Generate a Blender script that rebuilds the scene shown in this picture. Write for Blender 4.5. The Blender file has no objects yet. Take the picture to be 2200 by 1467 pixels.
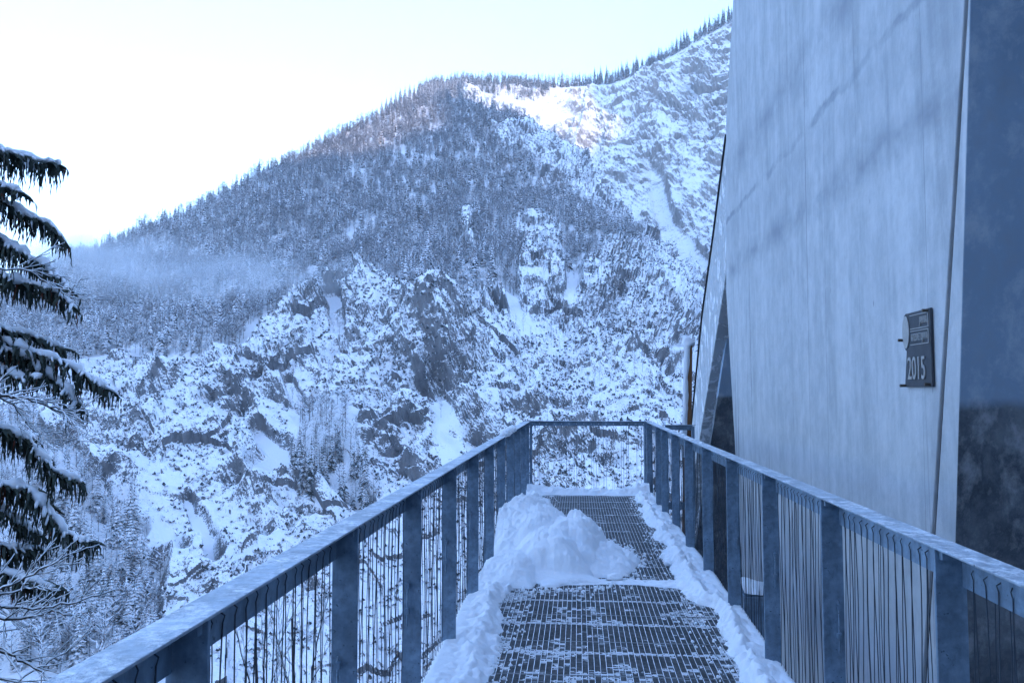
import bpy, math, random
import numpy as np
from mathutils import Vector, Matrix, Euler

R = math.radians
rnd = random.Random(7)
rng = np.random.default_rng(11)
S = bpy.context.scene
COL = S.collection

# ------------------------------------------------------------------ camera
FPX, PW, PH = 1760.0, 2200.0, 1467.0
CAM = Vector((0.0, 0.0, 1.56))
cd = bpy.data.cameras.new('camera')
cam = bpy.data.objects.new('camera', cd)
COL.objects.link(cam)
cam.location = CAM
cam.rotation_euler = Euler((R(90 + 3.54), 0, R(4.58)))
cd.sensor_width = 36.0
cd.lens = FPX / PW * 36.0
cd.clip_start, cd.clip_end = 0.05, 40000
S.camera = cam
RM = np.array(cam.rotation_euler.to_matrix())
C0 = np.array(CAM)

# ------------------------------------------------------------------ light
SUN_EL, SUN_AZ = 8.0, 150.0            # azimuth clockwise from +Y (the walkway direction)
SKY_STRENGTH, SUN_STRENGTH, EXPOSURE = 0.15, 2.6, 2.58
w = bpy.data.worlds.new('World')
S.world = w
w.use_nodes = True
nt = w.node_tree
bg = nt.nodes['Background']
sky = nt.nodes.new('ShaderNodeTexSky')
sky.sky_type = 'NISHITA'
sky.sun_disc = False
sky.sun_elevation = R(SUN_EL)
sky.sun_rotation = R(SUN_AZ)
sky.altitude = 700
sky.air_density, sky.dust_density, sky.ozone_density = 1.0, 0.4, 1.5
nt.links.new(sky.outputs[0], bg.inputs[0])
bg.inputs[1].default_value = SKY_STRENGTH
TOSUN = np.array([math.sin(R(SUN_AZ)) * math.cos(R(SUN_EL)), math.cos(R(SUN_AZ)) * math.cos(R(SUN_EL)), math.sin(R(SUN_EL))])
sl = bpy.data.lights.new('sun', 'SUN')
sl.energy, sl.angle, sl.color = SUN_STRENGTH, R(0.5), (1.0, 0.62, 0.30)
so = bpy.data.objects.new('sun', sl)
COL.objects.link(so)
so.rotation_euler = Vector(TOSUN).to_track_quat('Z', 'Y').to_euler()
S.view_settings.view_transform = 'Standard'
S.view_settings.look = 'None'
S.view_settings.gamma = 1.0
S.view_settings.exposure = EXPOSURE
S.view_settings.use_white_balance = True      # the camera's balance is set cold, as in the photograph
S.view_settings.white_balance_temperature = 5250
S.view_settings.white_balance_tint = 16
S.cycles.use_denoising = True
S.cycles.max_bounces = 6
S.cycles.diffuse_bounces = 3
S.cycles.volume_bounces = 1
S.cycles.sample_clamp_indirect = 4.0

# ------------------------------------------------------------------ pixel helpers
def ray(x, y):
    x, y = np.asarray(x, float), np.asarray(y, float)
    c = np.stack([(x - PW / 2) / FPX, -(y - PH / 2) / FPX, -np.ones_like(x)], -1)
    return c @ RM.T
def at_depth(x, y, d):                  # d = forward depth along the view axis
    return C0 + ray(x, y) * np.asarray(d, float)[..., None]
def at_y(x, y, Y):
    r = ray(x, y); return C0 + r * (Y / r[..., 1])[..., None]
def at_x(x, y, X):
    r = ray(x, y); return C0 + r * (X / r[..., 0])[..., None]

# ------------------------------------------------------------------ noise
def _h(ix, iy, iz, s):
    h = (ix.astype(np.int64) * 374761393 + iy.astype(np.int64) * 668265263 + iz.astype(np.int64) * 2147483647 + s * 974634721) & 0xFFFFFFFF
    h = ((h ^ (h >> 13)) * 1274126177) & 0xFFFFFFFF
    h = ((h ^ (h >> 15)) * 2246822519) & 0xFFFFFFFF
    return ((h ^ (h >> 16)) & 0xFFFFFF) / float(0x1000000)
def vnoise(P, s=0):
    P = np.asarray(P, float); i = np.floor(P).astype(np.int64); f = P - i
    u = f * f * f * (f * (f * 6 - 15) + 10)
    o = 0
    for dx in (0, 1):
        wx = u[..., 0] if dx else 1 - u[..., 0]
        for dy in (0, 1):
            wy = u[..., 1] if dy else 1 - u[..., 1]
            for dz in (0, 1):
                wz = u[..., 2] if dz else 1 - u[..., 2]
                o = o + wx * wy * wz * _h(i[..., 0] + dx, i[..., 1] + dy, i[..., 2] + dz, s)
    return o * 2 - 1
def fbm(P, oct=4, s=0, gain=0.5):
    P = np.asarray(P, float); a, o = 1.0, 0
    for k in range(oct):
        o = o + a * vnoise(P * (2.03 ** k) + 17.3 * k, s + k); a *= gain
    return o
def ridged(P, oct=4, s=0, gain=0.55):
    P = np.asarray(P, float); a, o = 1.0, 0
    for k in range(oct):
        o = o + a * (1 - 2 * np.abs(vnoise(P * (2.1 ** k) + 9.7 * k, s + k))); a *= gain
    return o
def facets(P, s=0):                     # blocky: each voronoi cell has its own offset and tilt
    P = np.asarray(P, float); i = np.floor(P).astype(np.int64)
    best = np.full(P.shape[:-1], 9e9); val = np.zeros(P.shape[:-1])
    for dx in (-1, 0, 1):
        for dy in (-1, 0, 1):
            for dz in (-1, 0, 1):
                a, b, c = i[..., 0] + dx, i[..., 1] + dy, i[..., 2] + dz
                q = np.stack([a + _h(a, b, c, s), b + _h(a, b, c, s + 1), c + _h(a, b, c, s + 2)], -1)
                dv = P - q; dd = (dv ** 2).sum(-1)
                g = np.stack([_h(a, b, c, s + 3), _h(a, b, c, s + 4), _h(a, b, c, s + 5)], -1) * 2 - 1
                v = (_h(a, b, c, s + 6) * 2 - 1) * 0.5 + (dv * g).sum(-1)
                m = dd < best
                best = np.where(m, dd, best); val = np.where(m, v, val)
    return val
def sstep(a, b, x):
    t = np.clip((x - a) / (b - a), 0, 1); return t * t * (3 - 2 * t)
def inpoly(x, y, poly):
    x, y = np.asarray(x, float), np.asarray(y, float); c = np.zeros(x.shape, bool)
    n = len(poly)
    for k in range(n):
        x0, y0 = poly[k]; x1, y1 = poly[(k + 1) % n]
        if y0 == y1: continue
        m = ((y0 > y) != (y1 > y)) & (x < (x1 - x0) * (y - y0) / (y1 - y0) + x0)
        c ^= m
    return c

# ------------------------------------------------------------------ mesh helpers
def link(name, me, mats, parent=None):
    o = bpy.data.objects.new(name, me); COL.objects.link(o)
    for m in (mats if isinstance(mats, (list, tuple)) else [mats]):
        if me is not None and me.materials.find(m.name) < 0: me.materials.append(m)
    if parent is not None: o.parent = parent
    return o
def np_mesh(name, V, F, smooth=False, midx=None):
    V = np.ascontiguousarray(V, np.float32); F = np.ascontiguousarray(F, np.int32)
    me = bpy.data.meshes.new(name)
    me.vertices.add(len(V)); me.vertices.foreach_set('co', V.ravel())
    me.loops.add(F.size); me.loops.foreach_set('vertex_index', F.ravel())
    me.polygons.add(len(F))
    me.polygons.foreach_set('loop_start', np.arange(0, F.size, F.shape[1], dtype=np.int32))
    me.polygons.foreach_set('use_smooth', np.full(len(F), smooth, bool))
    if midx is not None: me.polygons.foreach_set('material_index', np.ascontiguousarray(midx, np.int32))
    me.update(calc_edges=True); me.validate()
    return me
class MB:
    def __init__(s): s.v, s.f, s.m = [], [], []
    def add(s, V, F, m=0):
        b = len(s.v); s.v += [tuple(p) for p in V]; s.f += [tuple(i + b for i in f) for f in F]; s.m += [m] * len(F)
    def box(s, x0, x1, y0, y1, z0, z1, m=0):
        V = [(x, y, z) for z in (z0, z1) for y in (y0, y1) for x in (x0, x1)]
        s.add(V, [(0, 2, 3, 1), (4, 5, 7, 6), (0, 1, 5, 4), (2, 6, 7, 3), (0, 4, 6, 2), (1, 3, 7, 5)], m)
    def tube(s, pts, rad, n=5, m=0, cap=True):
        pts = [Vector(p) for p in pts]
        if not isinstance(rad, (list, tuple, np.ndarray)): rad = [rad] * len(pts)
        b = len(s.v); prev = None
        for k, p in enumerate(pts):
            t = (pts[min(k + 1, len(pts) - 1)] - pts[max(k - 1, 0)])
            t = t.normalized() if t.length > 1e-9 else Vector((0, 0, 1))
            if prev is None:
                a = Vector((0, 0, 1)) if abs(t.z) < .9 else Vector((1, 0, 0))
                u = t.cross(a).normalized()
            else:
                u = (prev - t * prev.dot(t)).normalized()
            prev = u; q = t.cross(u)
            for j in range(n):
                an = 2 * math.pi * j / n
                s.v.append(tuple(p + (u * math.cos(an) + q * math.sin(an)) * rad[k]))
        F = []
        for k in range(len(pts) - 1):
            for j in range(n):
                F.append((b + k * n + j, b + k * n + (j + 1) % n, b + (k + 1) * n + (j + 1) % n, b + (k + 1) * n + j))
        if cap:
            F.append(tuple(b + j for j in range(n))[::-1]); F.append(tuple(b + (len(pts) - 1) * n + j for j in range(n)))
        s.f += F; s.m += [m] * len(F)
    def prism(s, A, B, m=0):            # two matching rings
        n = len(A); b = len(s.v)
        s.v += [tuple(p) for p in A] + [tuple(p) for p in B]
        F = [tuple(b + k for k in range(n)), tuple(b + n + k for k in range(n))[::-1]]
        F += [(b + k, b + n + k, b + n + (k + 1) % n, b + (k + 1) % n) for k in range(n)]
        s.f += F; s.m += [m] * len(F)
    def mesh(s, name, smooth=False):
        me = bpy.data.meshes.new(name); me.from_pydata(s.v, [], s.f)
        me.polygons.foreach_set('material_index', s.m)
        me.polygons.foreach_set('use_smooth', [smooth] * len(s.f))
        me.update(); return me
    def build(s, name, mats, parent=None, smooth=False):
        mats = mats if isinstance(mats, (list, tuple)) else [mats]
        return link(name, s.mesh(name, smooth), mats, parent)
def fix_normals(o):
    import bmesh
    bm = bmesh.new(); bm.from_mesh(o.data); bmesh.ops.recalc_face_normals(bm, faces=bm.faces[:]); bm.to_mesh(o.data); bm.free()
    return o
def bevel(o, wd=0.004, seg=2):
    m = o.modifiers.new('bevel', 'BEVEL'); m.width = wd; m.segments = seg; m.limit_method = 'ANGLE'; return o
def empty(name, loc=(0, 0, 0)):
    o = bpy.data.objects.new(name, None); COL.objects.link(o); o.location = loc; o.empty_display_size = .2; return o
def tag(o, label=None, cat=None, group=None, kind=None):
    if label: o['label'] = label
    if cat: o['category'] = cat
    if group: o['group'] = group
    if kind: o['kind'] = kind
    return o
def grid_faces(nr, nc):
    i = np.arange(nr - 1)[:, None] * nc + np.arange(nc - 1)[None, :]
    return np.stack([i, i + 1, i + nc + 1, i + nc], -1).reshape(-1, 4)

# ------------------------------------------------------------------ materials
class NT:
    def __init__(s, name):
        s.m = bpy.data.materials.new(name); s.m.use_nodes = True; s.t = s.m.node_tree; s.n = s.t.nodes
        s.b = s.n['Principled BSDF']
    def new(s, t, **k):
        n = s.n.new(t)
        for a, v in k.items(): setattr(n, a, v)
        return n
    def l(s, a, b): s.t.links.new(a, b)
    def coord(s, scale=(1, 1, 1), kind='Object'):
        c = s.new('ShaderNodeTexCoord'); mp = s.new('ShaderNodeMapping')
        s.l(c.outputs[kind], mp.inputs[0]); mp.inputs['Scale'].default_value = scale
        return mp.outputs[0]
    def noise(s, v, scale, detail=4, rough=.55, dist=0):
        n = s.new('ShaderNodeTexNoise'); s.l(v, n.inputs['Vector'])
        n.inputs['Scale'].default_value = scale; n.inputs['Detail'].default_value = detail
        n.inputs['Roughness'].default_value = rough; n.inputs['Distortion'].default_value = dist
        return n.outputs['Fac']
    def ramp(s, v, stops):
        r = s.new('ShaderNodeValToRGB'); s.l(v, r.inputs[0]); e = r.color_ramp.elements
        while len(e) < len(stops): e.new(.5)
        for k, (p, c) in enumerate(stops):
            e[k].position = p; e[k].color = (*c, 1) if len(c) == 3 else c
        return r.outputs[0]
    def rng(s, v, a, b, c=0., d=1.):
        r = s.new('ShaderNodeMapRange'); r.inputs[1].default_value = a; r.inputs[2].default_value = b
        r.inputs[3].default_value = c; r.inputs[4].default_value = d; s.l(v, r.inputs[0]); return r.outputs[0]
    def math(s, op, a, b=None):
        n = s.new('ShaderNodeMath', operation=op)
        for k, q in enumerate((a, b)):
            if q is None: continue
            if isinstance(q, (int, float)): n.inputs[k].default_value = q
            else: s.l(q, n.inputs[k])
        return n.outputs[0]
    def mix(s, f, a, b, mode='MIX'):
        n = s.new('ShaderNodeMix', data_type='RGBA', blend_type=mode)
        for q, i in ((f, 0), (a, 6), (b, 7)):
            if isinstance(q, (int, float)): n.inputs[i].default_value = q
            elif isinstance(q, tuple): n.inputs[i].default_value = (*q, 1)
            else: s.l(q, n.inputs[i])
        return n.outputs[2]
    def nz(s):
        g = s.new('ShaderNodeNewGeometry'); x = s.new('ShaderNodeSeparateXYZ'); s.l(g.outputs['Normal'], x.inputs[0]); return x.outputs[2]
    def bump(s, h, st=.3, dist=.02):
        b = s.new('ShaderNodeBump'); b.inputs['Strength'].default_value = st; b.inputs['Distance'].default_value = dist
        s.l(h, b.inputs['Height']); s.l(b.outputs[0], s.b.inputs['Normal'])
    def done(s, col, rough=.8, metal=0.):
        if isinstance(col, tuple): s.b.inputs['Base Color'].default_value = (*col, 1)
        else: s.l(col, s.b.inputs['Base Color'])
        if isinstance(rough, float): s.b.inputs['Roughness'].default_value = rough
        else: s.l(rough, s.b.inputs['Roughness'])
        s.b.inputs['Metallic'].default_value = metal
        s.b.inputs['Specular IOR Level'].default_value = .3
        return s.m
M = {}
SNOW = (.83, .85, .88)
t = NT('snow'); v = t.coord()
t.bump(t.math('ADD', t.noise(v, 38, 6, .7), t.math('MULTIPLY', t.noise(v, 170, 3, .7), .35)), .7, .012)
M['snow'] = t.done(t.mix(t.noise(v, 9, 3), (.80, .82, .86), (.87, .88, .90)), .75)
t = NT('branch_snow'); v = t.coord(); t.bump(t.noise(v, 60, 3), .4, .01); M['bsnow'] = t.done(SNOW, .8)

def steel(name, base, metal, frost):
    t = NT(name); v = t.coord()
    sp = t.noise(v, 26, 5, .7); bl = t.noise(v, 5, 4, .6)
    st = t.noise(t.coord((14, 14, 1.2)), 1, 4, .6)
    c = t.mix(t.rng(sp, .3, .7), tuple(b * .62 for b in base), tuple(b * 1.35 for b in base))
    c = t.mix(t.rng(bl, .42, .62, 0, .7), c, tuple(b * .55 for b in base)); c = t.mix(t.rng(t.noise(t.coord((3, 3, .8)), 2.2, 5, .7), .5, .7, 0, .5), c, tuple(min(1, b * 1.7) for b in base)); c = t.mix(t.rng(t.noise(v, 60, 2, .5), .68, .74, 0, .8), c, tuple(b * .3 for b in base))
    if frost:
        up = t.rng(t.nz(), .7, .95)
        f1 = t.rng(t.noise(v, 7, 6, .75, .4), .47, .60); f2 = t.rng(t.noise(v, 45, 4, .7), .35, .6)
        fr = t.math('MULTIPLY', up, t.math('MULTIPLY', t.math('ADD', t.math('MULTIPLY', f1, .8), .2), f2))
        c = t.mix(fr, c, SNOW)
        t.l(t.math('MULTIPLY', t.math('SUBTRACT', 1.0, fr), metal), t.b.inputs['Metallic'])
        t.bump(fr, .6, .006)
    m = t.done(c, t.rng(sp, .3, .7, .42, .62), metal)
    return m
M['steel'] = steel('galvanised_steel', (.215, .285, .37), .45, False)
M['rail'] = steel('galvanised_handrail', (.36, .41, .47), .45, True)
M['grate'] = steel('grating_steel', (.20, .21, .22), .5, False)
t = NT('frosted_bar'); v = t.coord()
fr = t.math('MULTIPLY', t.rng(t.nz(), .5, .9), t.rng(t.noise(v, 11, 5, .7), .30, .55))
M['bar'] = t.done(t.mix(fr, (.20, .21, .22), SNOW), .6, .2)
t = NT('wire_rope'); M['rope'] = t.done((.045, .055, .07), .6, .0)

def concrete(name, stain=None):
    t = NT(name); v = t.coord()
    streak = t.noise(t.coord((1, 2.6, .22)), 1.5, 8, .66, .5)
    fine = t.noise(t.coord((3, 26, 1.1)), 1.2, 5, .6)
    blot = t.noise(t.coord((1, 1, .6)), 1.3, 8, .7, .5)
    c = t.ramp(streak, [(.30, (.30, .315, .33)), (.5, (.41, .425, .44)), (.72, (.53, .54, .55))])
    c = t.mix(t.rng(blot, .42, .66, 0, .6), c, (.50, .515, .53)); c = t.mix(t.rng(t.noise(t.coord((1, 1.4, .35), ), 2.4, 7, .7, .3), .52, .74, 0, .5), c, (.30, .315, .33))
    c = t.mix(t.rng(fine, .66, .82, 0, .4), c, (.22, .235, .25))
    # long formwork board lines running down the wall
    for sc_, th, off in ((.55, .0035, 0), (.9, .0025, 7.3)):
        ln_ = t.noise(t.coord((.0, 1, .012)), sc_, 3, .6)
        gap_ = t.rng(t.noise(t.coord((1, 1, .25)), 1.1 + off * .1, 3), .42, .6)
        c = t.mix(t.math('MULTIPLY', t.rng(t.math('ABSOLUTE', t.math('SUBTRACT', ln_, .5)), th * .3, th, .75, 0), gap_), c, (.14, .155, .17))
    cloud = t.noise(t.coord((1, .8, .5)), .8, 5, .65, .4)
    c = t.mix(t.rng(cloud, .42, .7, 0, .45), c, (.33, .345, .36))
    # dark pores
    po = t.new('ShaderNodeTexVoronoi'); t.l(t.coord((1, 1, .45)), po.inputs[0]); po.inputs['Scale'].default_value = 7
    pk = t.math('MULTIPLY', t.rng(po.outputs['Distance'], .02, .09, 1, 0), t.rng(t.noise(v, 2.2, 2), .5, .6))
    c = t.mix(t.math('MULTIPLY', pk, .7), c, (.12, .13, .15))
    xyz = t.new('ShaderNodeSeparateXYZ'); t.l(v, xyz.inputs[0])
    if stain == 'shaded_damp':
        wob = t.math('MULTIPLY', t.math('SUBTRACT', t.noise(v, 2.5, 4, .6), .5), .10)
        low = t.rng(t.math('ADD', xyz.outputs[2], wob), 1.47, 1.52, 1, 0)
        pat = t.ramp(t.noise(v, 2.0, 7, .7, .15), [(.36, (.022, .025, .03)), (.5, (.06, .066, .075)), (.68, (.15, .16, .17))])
        c = t.mix(t.math('MULTIPLY', low, .93), t.mix(.3, t.mix(1.0, c, (.56, .68, .82), 'MULTIPLY'), (.22, .30, .41)), pat)  # upper part tinted darker and bluer as painted shade; wet stain below
    mot = t.noise(t.coord((1, 1, .7)), 5.5, 7, .72, .2)
    c = t.mix(t.rng(mot, .5, .68, 0, .38), c, (.25, .27, .29)); c = t.mix(t.rng(mot, .5, .34, 0, .3), c, (.60, .61, .62))
    if stain == 'joints':
        # pour joints: level bands where each lift of formwork ended
        wob = t.math('MULTIPLY', t.math('SUBTRACT', t.noise(t.coord((1, 2.2, 2.2)), 1, 5, .7), .5), .22)
        zz = t.math('ADD', xyz.outputs[2], wob)
        for z0, wd, am in JOINTS:
            band = t.rng(t.math('ABSOLUTE', t.math('SUBTRACT', zz, z0)), .02, wd, 1, 0)
            brk = t.rng(t.noise(t.coord((1, 1.1, 1.5)), 1.3, 4, .6), .36, .62)
            c = t.mix(t.math('MULTIPLY', t.math('MULTIPLY', band, brk), am), c, (.22, .24, .27))
        dz = t.math('ADD', xyz.outputs[2], t.math('MULTIPLY', t.math('SUBTRACT', t.noise(t.coord((1, 2.4, .9)), 1, 4, .6), .5), .9))
        c = t.mix(t.rng(dz, -.4, .55, .55, 0), c, (.24, .26, .29))  # foot of the wall darkened in the colour as shade
    h = t.math('ADD', t.math('MULTIPLY', streak, .6), t.math('MULTIPLY', t.noise(v, 16, 5, .7), .5))
    t.bump(h, .35, .02)
    return t.done(c, .78)
JOINTS = [(3.85, .05, .9), (3.16, .20, .85), (4.47, .30, .75), (3.62, .35, .3)]
M['wall'] = concrete('board_marked_concrete', 'joints')
M['strip'] = concrete('pale_concrete')
M['shaded_damp'] = concrete('shaded_damp_concrete', 'shaded_damp')
t = NT('frosted_concrete'); v = t.coord((1, 1, .5))
fr = t.rng(t.noise(v, 5, 6, .75, .5), .50, .58); t.bump(fr, .8, .02)
M['frost'] = t.done(t.mix(fr, t.mix(t.noise(v, 2, 4), (.36, .38, .40), (.50, .52, .54)), SNOW), .8)
t = NT('dark_joint'); M['dark'] = t.done((.012, .013, .016), .8)
t = NT('cast_iron'); v = t.coord(); t.bump(t.noise(v, 120, 3), .3, .002)
M['iron'] = t.done(t.mix(t.noise(v, 14, 4), (.035, .038, .045), (.075, .08, .09)), .55, .35)
t = NT('worn_letters'); v = t.coord(); M['letter'] = t.done(t.mix(t.noise(v, 40, 4), (.26, .26, .25), (.40, .39, .37)), .5, .2)
t = NT('brass_bolt'); M['bolt'] = t.done((.10, .08, .06), .5, .6)
t = NT('weathered_wood'); v = t.coord((8, 8, .8))
M['wood'] = t.done(t.mix(t.noise(v, 3, 5), (.11, .055, .025), (.21, .11, .05)), .75)
t = NT('bark'); v = t.coord((1, 1, .3)); M['bark'] = t.done(t.mix(t.noise(v, 30, 4), (.028, .024, .022), (.07, .058, .05)), .9)
t = NT('spruce_needles'); v = t.coord(); M['needle'] = t.done(t.mix(t.noise(v, 6, 3), (.014, .024, .020), (.05, .062, .045)), .7)
t = NT('brown_twig_tips'); M['tip'] = t.done((.10, .035, .02), .8)

# terrain: snow lies wherever the ground is flat enough, rock shows on the steep faces
MACRO = 1.5
def terrain_mat(name, lo, hi, rockA, rockB, sc):
    t = NT(name); v = t.coord()
    n1 = t.noise(v, .22 * sc, 6, .68); n2 = t.noise(v, 1.3 * sc, 5, .75)
    k = t.math('ADD', t.nz(), t.math('ADD', t.math('MULTIPLY', t.math('SUBTRACT', n1, .5), 1.4), t.math('MULTIPLY', t.math('SUBTRACT', n2, .5), 2.3)))
    n0 = t.noise(v, .028 * sc, 3, .6, .3)
    k = t.math('ADD', k, t.math('MULTIPLY', t.math('SUBTRACT', n0, .52), MACRO))
    f = t.rng(k, lo, hi)
    rk = t.mix(t.rng(t.noise(t.coord((1, 1, .3)), .25 * sc, 5, .65), .35, .65), rockA, rockB)
    rk = t.mix(t.rng(n2, .5, .75, 0, .6), rk, tuple(.4 * a for a in rockA))
    t.bump(n2, .5, .8)
    return t.done(t.mix(f, rk, SNOW), .85)
M['slope'] = terrain_mat('snowy_rock', .20, .36, (.075, .078, .085), (.19, .19, .195), 1.0)
M['face'] = terrain_mat('pale_snowy_rock', .33, .50, (.13, .128, .125), (.30, .285, .265), .85)
t = NT('snow_ground'); M['ground'] = t.done(SNOW, .85)
t = NT('blocker_hill_ground'); v = t.coord(); M['hill'] = t.done(t.mix(t.rng(t.noise(v, .15, 5, .7), .45, .62), (.03, .036, .035), (.32, .33, .34)), .9)  # dark cover for the added rise that blocks skylight

def tree_mat(name, dark, light, lo, hi, sc):
    t = NT(name); v = t.coord(kind='Object')
    n = t.noise(v, sc, 3, .7); big = t.noise(v, sc * .08, 2)
    k = t.math('ADD', t.nz(), t.math('ADD', t.math('MULTIPLY', t.math('SUBTRACT', n, .5), 1.5), t.math('MULTIPLY', t.math('SUBTRACT', big, .5), 1.3)))
    return t.done(t.mix(t.rng(k, lo, hi), dark, light), .85)
M['conifer'] = tree_mat('snowy_conifer', (.020, .028, .024), (.78, .80, .84), .34, .50, .45)
M['conifer2'] = tree_mat('dark_snowy_conifer', (.016, .024, .022), (.74, .76, .80), .60, .74, 11.0)
M['frosted'] = tree_mat('frosted_twigs', (.165, .165, .17), (.72, .74, .78), .05, .48, .5)
M['scrub'] = tree_mat('snowy_scrub', (.05, .058, .06), (.80, .82, .86), -.05, .22, .6)
M['trunk'] = tree_mat('far_trunk', (.035, .03, .028), (.5, .52, .55), .5, .9, .5)

# =================================================================== THE SETTING
# ---------- gorge slope opposite: pixel columns turned into points with their own distances
def tps(pts, vals):
    P = np.array(pts, float) / 1000.0; n = len(P)
    def K(r2): return np.where(r2 > 0, r2 * np.log(np.maximum(r2, 1e-12)), 0) * .5
    r2 = ((P[:, None] - P[None]) ** 2).sum(-1)
    A = np.zeros((n + 3, n + 3)); A[:n, :n] = K(r2) + np.eye(n) * 1e-3
    A[:n, n] = 1; A[:n, n + 1:] = P; A[n, :n] = 1; A[n + 1:, :n] = P.T
    c = np.linalg.solve(A, np.concatenate([vals, np.zeros(3)]))
    def f(x, y):
        q = np.stack([np.ravel(x), np.ravel(y)], -1) / 1000.0
        o = c[n] + q @ c[n + 1:]
        for k in range(n): o = o + c[k] * K(((q - P[k]) ** 2).sum(-1))
        return o.reshape(np.shape(x))
    return f
dB = [(-600, 800, 700), (-600, 1200, 380), (-600, 2000, 190), (0, 640, 880), (100, 570, 930), (500, 400, 1010), (860, 225, 1180), (1010, 215, 1190), (1190, 310, 1040),
      (1330, 445, 880), (1440, 545, 740), (1510, 625, 640), (1700, 820, 480), (100, 800, 520), (500, 770, 450), (900, 650, 490), (1200, 600, 540), (1400, 700, 470),
      (300, 600, 760), (700, 450, 800), (1000, 420, 840), (1150, 450, 790), (100, 1000, 350), (500, 1000, 350), (900, 850, 385), (1300, 850, 365), (100, 1300, 245),
      (500, 1300, 265), (1000, 1100, 300), (1300, 1030, 290), (600, 1500, 225), (1300, 1500, 200), (600, 2100, 165), (1500, 2100, 150), (0, 1600, 200)]
fB = tps([p[:2] for p in dB], np.log([p[2] for p in dB]))
skyB = np.array([(-900, 860), (-400, 760), (0, 640), (60, 600), (100, 578), (250, 522), (400, 448), (500, 402), (700, 302), (800, 258), (860, 228), (920, 214), (1010, 214), (1100, 246),
                 (1190, 312), (1260, 372), (1330, 446), (1400, 505), (1440, 545), (1480, 590), (1510, 625), (1600, 735), (1760, 900)], float)
FOREST = [[(-900, 870), (0, 850), (90, 835), (190, 790), (250, 762), (330, 775), (430, 800), (520, 770), (570, 700), (640, 660), (720, 610), (800, 590), (880, 640), (960, 690), (1040, 640), (1080, 590), (1125, 620),
           (1110, 470), (1150, 448), (1190, 470), (1205, 600), (1250, 560), (1330, 520), (1390, 510), (1440, 545), (1330, 440), (1190, 300), (1010, 180), (860, 180), (500, 340), (0, 560), (-900, 760)],
          [(-300, 880), (60, 900), (150, 960), (215, 1040), (300, 1120), (345, 1230), (330, 1390), (200, 1500), (-400, 1560)],
          [(645, 905), (700, 880), (770, 900), (800, 1000), (795, 1105), (720, 1085), (640, 1010)]]
OUTCROP = [[(1055, 268), (1130, 290), (1200, 325), (1290, 395), (1345, 450), (1330, 480), (1240, 440), (1160, 385), (1085, 320)],
           [(1150, 452), (1195, 470), (1208, 560), (1205, 640), (1160, 650), (1135, 560)],
           [(1000, 470), (1030, 480), (1025, 560), (1005, 550)], [(820, 640), (900, 660), (880, 690), (815, 690)]]
def forest_mask(x, y):
    wx = x + 16 * vnoise(np.stack([x / 45, y / 45, 0 * x], -1), 50); wy = y + 16 * vnoise(np.stack([x / 45, y / 45, 0 * x + 5], -1), 51)
    m = np.zeros(x.shape, bool)
    for p in FOREST: m |= inpoly(wx, wy, p)
    for p in OUTCROP: m &= ~inpoly(wx, wy, p)
    return m
# dark overhanging faces: centre, half width, half height, push in metres
CLIFFS = [(930, 760, 60, 62, 26), (985, 735, 50, 38, 8), (905, 800, 22, 40, 10), (1260, 980, 75, 26, 7), (1290, 640, 55, 38, 9), (1200, 380, 55, 30, 15), (1085, 300, 30, 22, 11), (1300, 430, 40, 24, 10),
          (600, 780, 45, 32, 8), (690, 800, 40, 26, 6), (770, 745, 38, 22, 6), (850, 690, 35, 18, 6), (330, 830, 40, 26, 7), (520, 880, 40, 28, 7), (560, 1130, 60, 38, 9), (660, 1100, 50, 30, 8),
          (830, 940, 36, 26, 7), (1010, 900, 40, 44, 10), (1180, 530, 24, 40, 10), (1190, 620, 20, 30, 8), (1400, 690, 45, 34, 8), (1440, 780, 36, 26, 7), (1330, 780, 40, 22, 6), (230, 880, 50, 24, 7),
          (290, 960, 45, 34, 8), (260, 1060, 50, 30, 8), (610, 860, 40, 24, 6), (520, 1040, 40, 26, 7), (880, 1010, 40, 22, 6), (760, 680, 36, 14, 5), (1130, 870, 40, 20, 5), (640, 1260, 45, 24, 6)]
CHUTES = [[(940, 840, 18), (960, 900, 28), (965, 980, 30)], [(1215, 470, 14), (1222, 560, 18), (1225, 640, 18)], [(560, 940, 20), (600, 985, 34), (560, 1020, 26)], [(400, 1080, 12), (440, 1150, 20), (455, 1230, 22)],
          [(720, 650, 20), (735, 720, 16)], [(620, 830, 14), (650, 880, 18)], [(1085, 620, 24), (1130, 700, 18)], [(1440, 760, 22), (1480, 800, 24)], [(340, 1120, 14), (380, 1200, 20)], [(700, 940, 16), (620, 1000, 20)]]
def chute_mask(x, y):
    o = np.zeros(x.shape)
    for c in CHUTES:
        for (x0, y0, w0), (x1, y1, w1) in zip(c, c[1:]):
            dx, dy = x1 - x0, y1 - y0
            u = np.clip(((x - x0) * dx + (y - y0) * dy) / (dx * dx + dy * dy), 0, 1)
            dist = np.hypot(x - x0 - u * dx, y - y0 - u * dy)
            o = np.maximum(o, 1 - sstep(.6, 1.25, dist / (w0 + u * (w1 - w0))))
    return o
def sheet(xs, ysky, ybots, nrow, f):
    """rows go from the bottom of the slope up to its skyline"""
    top = np.interp(xs, ysky[:, 0], ysky[:, 1])
    v = np.linspace(0, 1, nrow)[:, None]
    Y = ybots * (1 - v) + top[None] * v
    X = np.broadcast_to(xs[None], Y.shape)
    D = np.exp(f(X, Y))
    return X, Y, D, at_depth(X, Y, D)
def normals(P):
    gx = np.gradient(P, axis=1); gy = np.gradient(P, axis=0)
    n = np.cross(gx, gy); n /= np.linalg.norm(n, axis=-1, keepdims=True) + 1e-9
    tocam = C0 - P
    return n * np.sign((n * tocam).sum(-1, keepdims=True))
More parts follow.
